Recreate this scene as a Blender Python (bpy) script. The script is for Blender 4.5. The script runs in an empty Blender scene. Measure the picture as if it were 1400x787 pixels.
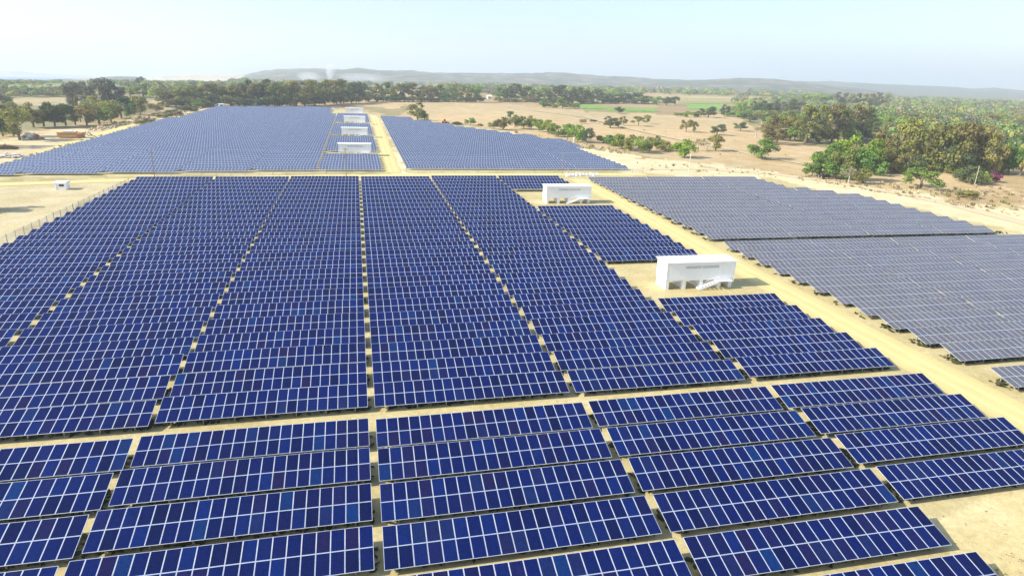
import bpy, bmesh, math, random
import numpy as np
from mathutils import Vector, Matrix
random.seed(7); rng = np.random.default_rng(7)
sc = bpy.context.scene
COL = sc.collection
R = math.radians

# ---------------------------------------------------------------- camera (solved from the rows of tables)
F_PX, YAW, PIT, ROL, HC = 885.2335, -0.2385, 0.3219, -0.0376, 33.255
def cam_axes():
    ca, sa = math.cos(YAW), math.sin(YAW)
    yawm = np.array([[ca, -sa, 0], [sa, ca, 0], [0, 0, 1]])
    F = np.array([0, math.cos(PIT), -math.sin(PIT)]); Rt = np.array([1., 0, 0]); D = np.cross(F, Rt)
    F, Rt, D = yawm @ F, yawm @ Rt, yawm @ D
    cc, s = math.cos(ROL), math.sin(ROL)
    return np.array([cc * Rt + s * D, -s * Rt + cc * D, F])
CR = cam_axes()
EYE = np.array([0, 0, HC])
def ray(px, py):
    return CR.T @ np.array([(px - 700) / F_PX, (py - 393.5) / F_PX, 1.0])
def proj(P):
    v = (np.asarray(P) - EYE) @ CR.T
    z = np.where(v[..., 2] > .5, v[..., 2], np.nan)
    return 700 + F_PX * v[..., 0] / z, 393.5 + F_PX * v[..., 1] / z

# true level of the country round the farm (the farm slopes up gently to the north-west)
n_ = np.cross(ray(0, 103), ray(1400, 128.5)); n_ = n_ / n_[2]
LA, LB, LC = -n_[0], -n_[1], 24.0
def level(x, y): return LA * x + LB * y + LC
def terrain(x, y):
    z = level(x, y)
    k = 6.0                                    # smooth minimum with the farm's plane
    return np.where(z > k, 0.0, np.where(z < -k, z, -(k - z) ** 2 / (4 * k)))
def at(px, py):
    d = ray(px, py); lo, hi = 10.0, 11000.0
    d = d / math.hypot(d[0], d[1])
    f = lambda t: HC + d[2] * t - float(terrain(d[0] * t, d[1] * t))
    if f(hi) > 0: return np.array([d[0] * hi, d[1] * hi, terrain(d[0] * hi, d[1] * hi)])
    for _ in range(50):
        m = (lo + hi) / 2
        if f(m) > 0: lo = m
        else: hi = m
    return np.array([d[0] * lo, d[1] * lo, float(terrain(d[0] * lo, d[1] * lo))])
def depth(p): return float((np.asarray(p) - EYE) @ CR[2])

cam = bpy.data.cameras.new('camera'); co = bpy.data.objects.new('camera', cam); COL.objects.link(co)
cam.sensor_width = 36; cam.lens = F_PX / 1400 * 36; cam.clip_start = .5; cam.clip_end = 60000
m = Matrix.Identity(4)
for i in range(3):
    m[i][0], m[i][1], m[i][2] = CR[0][i], -CR[1][i], -CR[2][i]
m.translation = Vector(EYE); co.matrix_world = m
sc.camera = co

# ---------------------------------------------------------------- helpers
ORD = ['zeroth', 'first', 'second', 'third', 'fourth', 'fifth', 'sixth', 'seventh', 'eighth', 'ninth', 'tenth', 'eleventh', 'twelfth',
       'thirteenth', 'fourteenth', 'fifteenth', 'sixteenth', 'seventeenth', 'eighteenth', 'nineteenth', 'twentieth',
       'twenty-first', 'twenty-second', 'twenty-third', 'twenty-fourth', 'twenty-fifth', 'twenty-sixth', 'twenty-seventh',
       'twenty-eighth', 'twenty-ninth', 'thirtieth']
def tag(o, label=None, cat=None, group=None, kind=None):
    if label: o['label'] = label
    if cat: o['category'] = cat
    if group: o['group'] = group
    if kind: o['kind'] = kind
    return o
def empty(name, loc, rz=0.0):
    o = bpy.data.objects.new(name, None); COL.objects.link(o)
    o.location = Vector(loc); o.rotation_euler = (0, 0, rz); o.empty_display_size = .5
    return o
class MB:
    def __init__(s): s.v = []; s.f = []; s.m = []; s.uv = []; s.a = []
    def face(s, pts, mat=0, uv=None, a=0.0):
        n = len(s.v); s.v += [tuple(p) for p in pts]; s.f.append(tuple(range(n, n + len(pts)))); s.m.append(mat)
        s.uv.append(uv or [(0, 0)] * len(pts)); s.a.append(a)
    def box(s, x0, x1, y0, y1, z0, z1, mat=0, M=None, skip=''):
        c = [(x, y, z) for z in (z0, z1) for y in (y0, y1) for x in (x0, x1)]
        if M is not None: c = [tuple(M @ Vector(p)) for p in c]
        for nm, q in (('b', (0, 2, 3, 1)), ('t', (4, 5, 7, 6)), ('f', (0, 1, 5, 4)), ('k', (2, 6, 7, 3)), ('l', (0, 4, 6, 2)), ('r', (1, 3, 7, 5))):
            if nm not in skip: s.face([c[i] for i in q], mat)
    def tube(s, p, q, r0, r1=None, n=6, mat=0):
        r1 = r0 if r1 is None else r1
        p, q = Vector(p), Vector(q); d = (q - p).normalized()
        u = d.orthogonal().normalized(); w = d.cross(u)
        A = [p + (u * math.cos(t) + w * math.sin(t)) * r0 for t in [2 * math.pi * i / n for i in range(n)]]
        B = [q + (u * math.cos(t) + w * math.sin(t)) * r1 for t in [2 * math.pi * i / n for i in range(n)]]
        for i in range(n):
            j = (i + 1) % n; s.face([A[i], A[j], B[j], B[i]], mat)
        s.face(A[::-1], mat); s.face(B, mat)
    def mesh(s, name, mats, weld=False, smooth=False):
        me = bpy.data.meshes.new(name); me.from_pydata(s.v, [], s.f)
        for mt in mats: me.materials.append(mt)
        me.polygons.foreach_set('material_index', s.m)
        uvl = me.uv_layers.new(name='UVMap'); flat = [c for f in s.uv for p in f for c in p]
        uvl.data.foreach_set('uv', flat)
        if any(s.a):
            at_ = me.attributes.new('pr', 'FLOAT', 'FACE'); at_.data.foreach_set('value', s.a)
        if weld:
            bm = bmesh.new(); bm.from_mesh(me); bmesh.ops.remove_doubles(bm, verts=bm.verts, dist=1e-4); bm.to_mesh(me); bm.free()
        if smooth: me.polygons.foreach_set('use_smooth', [True] * len(me.polygons))
        me.update(); return me
def obj(name, me, parent=None, loc=None, rot=None):
    o = bpy.data.objects.new(name, me); COL.objects.link(o)
    if parent: o.parent = parent
    if loc is not None: o.location = Vector(loc)
    if rot is not None: o.rotation_euler = rot
    return o

# ---------------------------------------------------------------- materials
def mat(name):
    mt = bpy.data.materials.new(name); mt.use_nodes = True
    nt = mt.node_tree; return mt, nt, nt.nodes, nt.links, nt.nodes['Principled BSDF']
def ramp(N, stops):
    r = N.new('ShaderNodeValToRGB'); e = r.color_ramp.elements
    e[0].position, e[0].color = stops[0][0], (*stops[0][1], 1); e[1].position, e[1].color = stops[-1][0], (*stops[-1][1], 1)
    for p, c in stops[1:-1]:
        k = e.new(p); k.color = (*c, 1)
    return r
def math_(N, L, op, a, b=None, c=None):
    n = N.new('ShaderNodeMath'); n.operation = op
    for i, v in enumerate((a, b, c)):
        if v is None: continue
        if isinstance(v, (int, float)): n.inputs[i].default_value = v
        else: L.new(v, n.inputs[i])
    return n.outputs[0]
def mixc(N, L, fac, a, b, mode='MIX'):
    n = N.new('ShaderNodeMix'); n.data_type = 'RGBA'; n.blend_type = mode
    for i, v in ((0, fac), (6, a), (7, b)):
        if isinstance(v, (int, float)): n.inputs[i].default_value = v
        elif isinstance(v, tuple): n.inputs[i].default_value = (*v, 1)
        else: L.new(v, n.inputs[i])
    return n.outputs[2]
def noise(N, L, scale, detail=4, vec=None, rough=.55):
    n = N.new('ShaderNodeTexNoise'); n.inputs['Scale'].default_value = scale; n.inputs['Detail'].default_value = detail
    n.inputs['Roughness'].default_value = rough
    if vec is not None: L.new(vec, n.inputs['Vector'])
    return n.outputs['Fac']
def simple(name, col, rough=.6, metal=0.0, vary=.12, nscale=3.0, bump=0.0):
    mt, nt, N, L, B = mat(name)
    tc = N.new('ShaderNodeTexCoord')
    f = noise(N, L, nscale, 5, tc.outputs['Object'])
    r = ramp(N, [(.3, tuple(c * (1 - vary) for c in col)), (.7, tuple(min(1, c * (1 + vary)) for c in col))])
    L.new(f, r.inputs[0]); L.new(r.outputs[0], B.inputs['Base Color'])
    B.inputs['Roughness'].default_value = rough; B.inputs['Metallic'].default_value = metal
    if bump:
        b = N.new('ShaderNodeBump'); b.inputs['Strength'].default_value = bump; b.inputs['Distance'].default_value = .05
        L.new(f, b.inputs['Height']); L.new(b.outputs[0], B.inputs['Normal'])
    return mt
def glass_mat(name, tint, tintcol, sat=1.0, ior=1.16):
    mt, nt, N, L, B = mat(name)
    oi = N.new('ShaderNodeObjectInfo'); aa = N.new('ShaderNodeAttribute'); aa.attribute_name = 'pr'
    s = math_(N, L, 'ADD', math_(N, L, 'MULTIPLY', oi.outputs['Random'], 37.7), math_(N, L, 'MULTIPLY', aa.outputs['Fac'], 19.3))
    wn = N.new('ShaderNodeTexWhiteNoise'); wn.noise_dimensions = '1D'; L.new(s, wn.inputs['W'])
    r = ramp(N, [(0, (.0008, .0030, .038)), (.2, (.0006, .0055, .064)), (.45, (.0006, .0075, .084)), (.62, (.0028, .0042, .046)),
                 (.78, (.0006, .0125, .104)), (.9, (.0085, .0055, .046)), (1, (.0010, .025, .118))])
    L.new(wn.outputs['Value'], r.inputs[0])
    uv = N.new('ShaderNodeUVMap'); sp = N.new('ShaderNodeSeparateXYZ'); L.new(uv.outputs[0], sp.inputs[0])
    def lines(o, n, w):
        fr = math_(N, L, 'FRACT', math_(N, L, 'MULTIPLY', o, n)); d = math_(N, L, 'ABSOLUTE', math_(N, L, 'SUBTRACT', fr, .5))
        return math_(N, L, 'GREATER_THAN', d, .5 - w)
    g = math_(N, L, 'MAXIMUM', lines(sp.outputs[0], 6, .085), lines(sp.outputs[1], 12, .05))
    bus = lines(sp.outputs[0], 18, .045)
    g = math_(N, L, 'MAXIMUM', g, math_(N, L, 'MULTIPLY', bus, .6))
    # crystal mottling cell by cell
    fl = N.new('ShaderNodeVectorMath'); fl.operation = 'MULTIPLY'; L.new(uv.outputs[0], fl.inputs[0]); fl.inputs[1].default_value = (6, 12, 1)
    fo = N.new('ShaderNodeVectorMath'); fo.operation = 'FLOOR'; L.new(fl.outputs[0], fo.inputs[0])
    ad = N.new('ShaderNodeVectorMath'); ad.operation = 'ADD'; L.new(fo.outputs[0], ad.inputs[0]); L.new(s, ad.inputs[1])
    w2 = N.new('ShaderNodeTexWhiteNoise'); w2.noise_dimensions = '3D'; L.new(ad.outputs[0], w2.inputs['Vector'])
    k = math_(N, L, 'MULTIPLY_ADD', w2.outputs['Value'], .45, .78)
    hs = N.new('ShaderNodeHueSaturation'); L.new(r.outputs[0], hs.inputs['Color']); L.new(k, hs.inputs['Value']); hs.inputs['Saturation'].default_value = sat
    c = mixc(N, L, math_(N, L, 'MULTIPLY', g, .40), hs.outputs[0], (.014, .038, .14))
    geo = N.new('ShaderNodeNewGeometry')
    dn = noise(N, L, .35, 4, geo.outputs['Position'])
    df = math_(N, L, 'MULTIPLY_ADD', dn, tint * .8, tint * .6)
    c = mixc(N, L, df, c, tintcol)
    L.new(c, B.inputs['Base Color'])
    B.inputs['Roughness'].default_value = .13 + tint * .5
    B.inputs['IOR'].default_value = ior
    return mt
M = {}
M['glass'] = glass_mat('panel_glass', .004, (.34, .30, .24))
M['glare'] = glass_mat('panel_glass_glare', .17, (.42, .49, .60), .85, 1.45)  # far panels: sky glare painted in as a pale blue-grey tint
M['greyish'] = glass_mat('panel_glass_greyish', .26, (.46, .425, .32), .8, 1.25)  # tan-grey tint mixed over the cell blue
M['alu'] = simple('frame_aluminium', (.60, .655, .74), .42, .3, .06)
M['galv'] = simple('galvanised_steel', (.36, .37, .38), .5, .5, .1)
M['backsheet'] = simple('dark_backsheet', (.035, .035, .04), .6, 0, .05)  # backsheet coloured dark to deepen the shade under the tables
M['white'] = simple('white_painted_steel', (.90, .90, .89), .45, 0, .02, 1.2)
M['roofw'] = simple('white_roof_sheet', (.86, .86, .85), .5, 0, .03, .8)
M['grey'] = simple('grey_louvre', (.64, .65, .66), .5, 0, .05)
M['dark'] = simple('dark_opening', (.03, .03, .03), .8)
M['concrete'] = simple('pale_concrete', (.62, .61, .57), .85, 0, .08, 4, .2)
M['wood'] = simple('pole_wood', (.24, .18, .12), .85, 0, .2, 6)
M['polew'] = simple('pale_pole', (.62, .56, .42), .8, 0, .1, 6)
M['bark'] = simple('bark', (.17, .13, .09), .9, 0, .25, 9, .4)
M['palebark'] = simple('pale_bark', (.42, .36, .27), .9, 0, .2, 9, .4)
M['orange'] = simple('orange_paint', (.60, .24, .05), .5, 0, .1)
M['timber'] = simple('fresh_timber', (.62, .42, .15), .8, 0, .2, 4)
M['rust'] = simple('rusty_steel', (.30, .12, .05), .8, 0, .25, 4)
M['rubber'] = simple('tyre_rubber', (.02, .02, .02), .85)
M['carpaint'] = simple('dark_car_paint', (.02, .022, .027), .25)
M['carglass'] = simple('car_glass', (.03, .04, .05), .08)
M['rubble'] = simple('grey_rubble', (.42, .37, .31), .9, 0, .3, 2, .4)
M['tanrock'] = simple('tan_rock', (.52, .42, .27), .9, 0, .25, 2, .4)
M['brush'] = simple('dead_brush', (.16, .11, .07), .95, 0, .3, 3)
M['tarp'] = simple('pale_sheet', (.72, .68, .58), .7, 0, .06)
M['redroof'] = simple('faded_roof', (.42, .25, .2), .8, 0, .15)

def leaf_mat(name, col, var=.35):
    mt, nt, N, L, B = mat(name)
    oi = N.new('ShaderNodeObjectInfo'); aa = N.new('ShaderNodeAttribute'); aa.attribute_name = 'pr'
    a = ramp(N, [(0, tuple(c * (1 - var) for c in col)), (.5, col), (1, (min(1, col[0] * (1 + var * 1.1)), min(1, col[1] * (1 + var)), col[2] * (1 + var * .4)))])
    L.new(aa.outputs['Fac'], a.inputs[0])
    hs = N.new('ShaderNodeHueSaturation'); L.new(a.outputs[0], hs.inputs['Color'])
    L.new(math_(N, L, 'MULTIPLY_ADD', oi.outputs['Random'], .05, .475), hs.inputs['Hue'])
    wn = N.new('ShaderNodeTexWhiteNoise'); wn.noise_dimensions = '1D'; L.new(math_(N, L, 'MULTIPLY', oi.outputs['Random'], 91.), wn.inputs['W'])
    L.new(math_(N, L, 'MULTIPLY_ADD', wn.outputs['Value'], .5, .75), hs.inputs['Value'])
    L.new(hs.outputs[0], B.inputs['Base Color']); B.inputs['Roughness'].default_value = .7
    B.inputs['Specular IOR Level'].default_value = .2
    tr = N.new('ShaderNodeBsdfTranslucent'); L.new(hs.outputs[0], tr.inputs[0])
    mx = N.new('ShaderNodeMixShader'); mx.inputs[0].default_value = .25
    L.new(B.outputs[0], mx.inputs[1]); L.new(tr.outputs[0], mx.inputs[2]); L.new(mx.outputs[0], N['Material Output'].inputs[0])
    return mt
TONE = {'olive': (.235, .240, .060), 'dark': (.095, .130, .048), 'green': (.165, .255, .050), 'bright': (.24, .35, .04),
        'brown': (.225, .20, .062), 'pale': (.40, .35, .22), 'pink': (.34, .05, .14), 'grey': (.15, .155, .10), 'straw': (.52, .43, .25), 'shade_weed': (.045, .055, .022)}
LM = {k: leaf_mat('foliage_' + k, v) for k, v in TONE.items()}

# ---------------------------------------------------------------- world, sun
SUN_EL = R(33.0); sdir = np.array([-.99, -.05]); sdir = sdir / np.hypot(*sdir)
SV = Vector((sdir[0] * math.cos(SUN_EL), sdir[1] * math.cos(SUN_EL), math.sin(SUN_EL)))
w = bpy.data.worlds.new('World'); sc.world = w; w.use_nodes = True
N, L = w.node_tree.nodes, w.node_tree.links
sky = N.new('ShaderNodeTexSky'); sky.sky_type = 'NISHITA'; sky.sun_disc = False
sky.sun_elevation = SUN_EL; sky.sun_rotation = math.atan2(SV.x, SV.y)
sky.air_density = 1.0; sky.dust_density = 1.4; sky.ozone_density = 2.8; sky.altitude = 0
tc = N.new('ShaderNodeTexCoord'); mp = N.new('ShaderNodeMapping'); mp.vector_type = 'POINT'
up = Vector((-LA, -LB, 1)).normalized()
q = up.rotation_difference(Vector((0, 0, 1)))
mp.inputs['Rotation'].default_value = q.to_euler('XYZ')
L.new(tc.outputs['Generated'], mp.inputs['Vector']); L.new(mp.outputs[0], sky.inputs['Vector'])
bg = N['Background']; L.new(sky.outputs[0], bg.inputs[0]); bg.inputs[1].default_value = .15
sl = bpy.data.lights.new('sun', 'SUN'); sl.energy = 4.8; sl.angle = R(.53); sl.color = (1, .94, .84)
so = bpy.data.objects.new('sun', sl); COL.objects.link(so); so.rotation_euler = SV.to_track_quat('Z', 'Y').to_euler(); so.location = (-200, -60, 200)
sc.view_settings.view_transform = 'Standard'; sc.view_settings.look = 'None'; sc.view_settings.gamma = 1
sc.view_settings.use_curve_mapping = False; sc.view_settings.exposure = .72
sc.cycles.max_bounces = 8; sc.cycles.volume_bounces = 1; sc.cycles.transparent_max_bounces = 16

# ---------------------------------------------------------------- ground
def inpoly(px, py, poly):
    r = np.zeros(px.shape, bool); n = len(poly)
    for i in range(n):
        (x1, y1), (x2, y2) = poly[i], poly[(i + 1) % n]
        c = ((y1 > py) != (y2 > py))
        with np.errstate(divide='ignore', invalid='ignore'):
            r ^= c & (px < (x2 - x1) * (py - y1) / ((y2 - y1) if y2 != y1 else 1e-9) + x1)
    return r
az0 = math.atan2(CR[2][0], CR[2][1])
angs = np.concatenate([np.linspace(-math.pi, -.95, 40, endpoint=False), np.linspace(-.95, .95, 620), np.linspace(.95, math.pi, 41)[1:-1]]) + az0
rad = np.concatenate([[0.5, 4, 10, 18], np.geomspace(24, 12000, 430)])
A_, D_ = np.meshgrid(angs, rad)
GX, GY = D_ * np.sin(A_), D_ * np.cos(A_)
GZ = terrain(GX, GY)
# lumpy uneven ground outside the graded farm
def vnoise(x, y, s, seed):
    r = np.random.default_rng(seed); t = r.random((64, 64))
    u, v = x / s, y / s; i, j = np.floor(u).astype(int), np.floor(v).astype(int); a, b = u - i, v - j
    a = a * a * (3 - 2 * a); b = b * b * (3 - 2 * b)
    g = lambda p, q: t[p % 64, q % 64]
    return (g(i, j) * (1 - a) + g(i + 1, j) * a) * (1 - b) + (g(i, j + 1) * (1 - a) + g(i + 1, j + 1) * a) * b
gpx, gpy = proj(np.stack([GX, GY, GZ], -1))
wx = (vnoise(GX, GY, 9, 1) - .5) * 2; wy = (vnoise(GX, GY, 9, 2) - .5) * 2
dist_px = 1200 / np.maximum(D_, 20)
px = gpx + wx * dist_px * 3 + 0; py = gpy + wy * dist_px * 1.2
px = np.nan_to_num(px, nan=700); py = np.nan_to_num(py, nan=1200)
C = np.zeros(GX.shape + (3,)); C[:] = (.40, .29, .145)
def paint(poly, col, amt=1.0):
    k = inpoly(px, py, poly); C[k] = C[k] * (1 - amt) + np.array(col) * amt
SAND, PALE, ORNG, WOODF = (.50, .415, .205), (.68, .57, .33), (.50, .365, .19), (.15, .155, .065)
paint([(-400, 90), (1800, 90), (1800, 142), (1050, 132), (900, 126), (590, 122), (400, 122), (-400, 125)], (.16, .17, .075))
paint([(-400, 118), (120, 118), (300, 112), (300, 142), (120, 165), (-400, 250)], (.25, .225, .115))
paint([(0, 133), (110, 132), (110, 140), (0, 142)], (.42, .34, .18))
paint([(-50, 116), (95, 114), (95, 121), (-50, 124)], (.24, .26, .10))
paint([(205, 135), (230, 134), (235, 150), (205, 150)], (.42, .34, .18))
paint([(480, 137), (640, 138), (800, 150), (1010, 158), (1060, 180), (1400, 262), (1900, 340), (1900, 420), (1400, 320), (1040, 240), (860, 205), (680, 175), (560, 160), (480, 150)], ORNG)
paint([(540, 142), (700, 144), (860, 156), (1000, 162), (1010, 172), (860, 168), (700, 158), (560, 152)], (.47, .36, .19))
paint([(480, 143), (560, 148), (545, 158), (490, 150)], (.30, .25, .12))
paint([(1010, 160), (1900, 170), (1900, 235), (1400, 225), (1190, 220), (1095, 195), (1040, 180)], (.25, .225, .10))
paint([(900, 128), (1060, 133), (1060, 139), (900, 136)], (.42, .34, .16))
paint([(795, 142), (1060, 140), (1060, 150), (1000, 155), (800, 153)], (.30, .25, .11))
_px, _py = px, py; px, py = np.nan_to_num(gpx, nan=700), np.nan_to_num(gpy, nan=1200)
GRN, DGRN, OLV = (.19, .33, .06), (.12, .20, .05), (.27, .26, .10)
for x0, x1, y0, y1, cc in ((895, 940, 145, 157, (.33, .23, .12)), (790, 826, 143, 147.6, GRN), (826, 896, 141.5, 146, (.36, .27, .14)), (829, 896, 146.8, 150.4, GRN), (829, 900, 150.4, 151.6, DGRN), (796, 832, 148.6, 152.4, OLV), (796, 829, 147.6, 148.6, DGRN),
                           (938, 985, 141.6, 148, GRN), (940, 990, 148, 149.4, DGRN), (925, 1040, 134.5, 136, OLV), (925, 1040, 137.5, 139.5, OLV), (930, 1010, 140.4, 141.5, DGRN), (600, 700, 117, 118.6, (.36, .34, .18))):
    paint([(x0, y0 - .2), (x1, y0 + .6), (x1 + 3, y1 + .6), (x0 + 3, y1 - .2)], cc)
px, py = _px, _py
FARM = [(-900, 1600), (-900, 262), (0, 226), (150, 178), (300, 146), (455, 147), (510, 154), (600, 165), (700, 180), (860, 214), (1010, 232), (1400, 285), (2200, 400), (2200, 1600)]
paint(FARM, SAND)
paint([(-300, 300), (-300, 215), (0, 190), (60, 178), (130, 172), (300, 144), (300, 149), (150, 187), (0, 229), (0, 236)], (.56, .455, .26))
paint([(-300, 300), (0, 247), (180, 246), (170, 262), (0, 352), (-300, 470)], (.50, .42, .24))
paint([(860, 214), (1010, 226), (1100, 240), (1400, 285), (1700, 330), (1700, 400), (1400, 322), (1250, 288), (1050, 246), (870, 240), (780, 205), (690, 183), (690, 178), (780, 193)], PALE)
paint([(690, 176), (780, 193), (900, 205), (1000, 222), (960, 228), (850, 208), (760, 196)], (.50, .39, .22))
paint([(0, 348), (60, 318), (110, 292), (150, 274), (152, 278), (112, 298), (62, 325), (0, 357)], (.30, .255, .11), .8)
paint([(0, 250), (200, 243), (520, 236), (520, 233), (200, 240), (0, 246)], (.36, .30, .14), .8)
paint([(1000, 232), (1060, 226), (1120, 238), (1200, 252), (1260, 264), (1400, 292), (1400, 284), (1260, 254), (1120, 228), (1000, 222)], (.46, .36, .19), .7)
paint([(1270, 262), (1400, 270), (1400, 282), (1330, 276)], (.40, .27, .13), .7)
paint([(480, 156), (512, 156), (560, 240), (535, 240)], PALE)
paint([(1235, 690), (1420, 665), (1700, 700), (1700, 1000), (1390, 1000)], (.60, .49, .25))
nz = vnoise(GX, GY, 30, 3)[..., None] * .5 + vnoise(GX, GY, 110, 4)[..., None] * .5
C *= (.86 + .28 * nz)
far = np.clip((D_ - 150) / 300, 0, 1)
GZ = GZ - np.where(inpoly(gpx, gpy, FARM) | np.isnan(gpx), 0, far * 1.0 * vnoise(GX, GY, 45, 5))
nr, na = GX.shape
idx = np.arange(nr * na).reshape(nr, na); nxt = np.roll(idx, -1, axis=1)
quads = np.stack([idx[:-1], nxt[:-1], nxt[1:], idx[1:]], -1).reshape(-1, 4)[:, ::-1]
me = bpy.data.meshes.new('ground')
me.vertices.add(nr * na); me.vertices.foreach_set('co', np.stack([GX, GY, GZ], -1).ravel())
me.loops.add(quads.size); me.loops.foreach_set('vertex_index', quads.ravel().astype(np.int32))
me.polygons.add(len(quads)); me.polygons.foreach_set('loop_start', np.arange(0, quads.size, 4, dtype=np.int32))
me.polygons.foreach_set('use_smooth', np.ones(len(quads), bool))
me.update(calc_edges=True)
ca = me.color_attributes.new('soil', 'FLOAT_COLOR', 'POINT')
ca.data.foreach_set('color', np.concatenate([C, np.ones(C.shape[:2] + (1,))], -1).ravel())
mt, nt, N, L, B = mat('soil_and_grass')
va = N.new('ShaderNodeVertexColor'); va.layer_name = 'soil'
geo = N.new('ShaderNodeNewGeometry'); P = geo.outputs['Position']
n1 = noise(N, L, .12, 8, P, .65); n2 = noise(N, L, 1.6, 6, P, .7); n3 = noise(N, L, 9., 3, P)
k = math_(N, L, 'MULTIPLY_ADD', n1, .8, .6); k2 = math_(N, L, 'MULTIPLY_ADD', n2, .9, .55); k3 = math_(N, L, 'MULTIPLY_ADD', n3, .7, .65)
kk = math_(N, L, 'MULTIPLY', math_(N, L, 'MULTIPLY', k, k2), k3)
hs = N.new('ShaderNodeHueSaturation'); L.new(va.outputs[0], hs.inputs['Color']); L.new(kk, hs.inputs['Value'])
L.new(math_(N, L, 'MULTIPLY_ADD', n1, -.5, 1.25), hs.inputs['Saturation'])
rr = ramp(N, [(.56, (0, 0, 0)), (.72, (1, 1, 1))]); L.new(noise(N, L, .45, 6, P, .75), rr.inputs[0])
c = mixc(N, L, math_(N, L, 'MULTIPLY', rr.outputs[0], .35), hs.outputs[0], (.30, .26, .12))
L.new(c, B.inputs['Base Color']); B.inputs['Roughness'].default_value = .95; B.inputs['Specular IOR Level'].default_value = .1
bp = N.new('ShaderNodeBump'); bp.inputs['Strength'].default_value = .5; bp.inputs['Distance'].default_value = .12
L.new(math_(N, L, 'ADD', n2, math_(N, L, 'MULTIPLY', n3, .4)), bp.inputs['Height']); L.new(bp.outputs[0], B.inputs['Normal'])
me.materials.append(mt)
tag(obj('ground', me), 'dry sandy ground of the solar farm and the tan fields around it', 'ground', kind='structure')

# roads: graded sheets with wheel tracks
def road_mat(name, col, dark):
    mt, nt, N, L, B = mat(name)
    uv = N.new('ShaderNodeUVMap'); sp = N.new('ShaderNodeSeparateXYZ'); L.new(uv.outputs[0], sp.inputs[0])
    geo = N.new('ShaderNodeNewGeometry'); P = geo.outputs['Position']
    n1 = noise(N, L, .25, 7, P, .65); n2 = noise(N, L, 3., 5, P, .7)
    u = math_(N, L, 'ADD', sp.outputs[0], math_(N, L, 'MULTIPLY_ADD', n1, .16, -.08))
    d = math_(N, L, 'ABSOLUTE', math_(N, L, 'SUBTRACT', math_(N, L, 'ABSOLUTE', math_(N, L, 'SUBTRACT', u, .5)), .17))
    tr = ramp(N, [(0, (1, 1, 1)), (.09, (0, 0, 0))]); L.new(d, tr.inputs[0])
    c = mixc(N, L, math_(N, L, 'MULTIPLY', tr.outputs[0], .7), tuple(x * .9 for x in col), tuple(min(.75, x * 1.18) for x in col))
    ed = ramp(N, [(.36, (0, 0, 0)), (.52, (1, 1, 1))]); L.new(math_(N, L, 'ABSOLUTE', math_(N, L, 'SUBTRACT', u, .5)), ed.inputs[0])
    c = mixc(N, L, math_(N, L, 'MULTIPLY', ed.outputs[0], .55), c, dark)
    hs = N.new('ShaderNodeHueSaturation'); L.new(c, hs.inputs['Color'])
    L.new(math_(N, L, 'MULTIPLY', math_(N, L, 'MULTIPLY_ADD', n1, .3, .85), math_(N, L, 'MULTIPLY_ADD', n2, .35, .82)), hs.inputs['Value'])
    L.new(hs.outputs[0], B.inputs['Base Color']); B.inputs['Roughness'].default_value = .95; B.inputs['Specular IOR Level'].default_value = .1
    b = N.new('ShaderNodeBump'); b.inputs['Strength'].default_value = .4; b.inputs['Distance'].default_value = .08
    L.new(n2, b.inputs['Height']); L.new(b.outputs[0], B.inputs['Normal'])
    return mt
M['road'] = road_mat('road_sand', (.70, .575, .25), (.50, .41, .20))
M['track'] = road_mat('track_sand', (.62, .52, .32), (.46, .33, .17))
def road(name, pts, width, mt, label, lift=.03):
    mb = MB(); P = [np.array(p[:2]) for p in pts]
    # resample
    Q = []
    for a, b in zip(P[:-1], P[1:]):
        n = max(1, int(np.linalg.norm(b - a) / 4)); Q += [a + (b - a) * i / n for i in range(n)]
    Q.append(P[-1])
    ed = []
    for i, p in enumerate(Q):
        t = Q[min(i + 1, len(Q) - 1)] - Q[max(i - 1, 0)]; t = t / np.linalg.norm(t); nn = np.array([t[1], -t[0]])
        row = []
        for k in range(7):
            s = (k / 6 - .5) * width * (1 + .06 * math.sin(i * .9 + 2 * k)); x, y = p + nn * s
            row.append((x, y, float(terrain(x, y)) + lift + .03 * math.cos((k / 6 - .5) * 2.6)))
        ed.append(row)
    for i in range(len(ed) - 1):
        for k in range(6):
            mb.face([ed[i][k], ed[i][k + 1], ed[i + 1][k + 1], ed[i + 1][k]], 0, [(k / 6, i * .1), ((k + 1) / 6, i * .1), ((k + 1) / 6, i * .1 + .1), (k / 6, i * .1 + .1)])
    return tag(obj(name, mb.mesh(name, [mt], True, True)), label, 'road', kind='structure')
road('access_road', [(68.6, 20), (68.3, 60), (69.0, 120), (70.2, 160), (71.5, 206)], 6.6, M['road'], 'pale yellow dirt road between the blue tables and the tan-grey right-hand field')
road('cross_road', [(-130, 191), (-95, 197.5), (-58, 206), (-10, 212.5), (40, 215), (100, 216.5)], 5.6, M['road'], 'dirt road crossing the farm behind the large blue field', .045)
road('far_road', [(11.3, 219), (11.6, 300), (12.2, 400), (12.4, 470)], 5.4, M['road'], 'straight dirt road running back beside the four far white stations', .06)
road('left_road', [at(-60, 248), at(20, 223), at(90, 199), at(180, 171), at(250, 155), at(300, 146.5)], 6.0, M['road'], 'dirt road along the left edge of the far-left solar block', .04)
road('field_track', [at(690, 146), at(800, 160), at(860, 176), at(920, 189), at(1000, 205), at(1060, 218), at(1110, 226)], 2.6, M['track'], 'pale footpath across the dry field behind the hedges', .05)
road('verge_road', [at(880, 231), at(960, 231), at(1060, 238), at(1150, 251), at(1240, 266), at(1330, 287), at(1450, 318)], 6.0, M['track'], 'pale sandy track along the outer edge of the right-hand field', .05)

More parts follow.
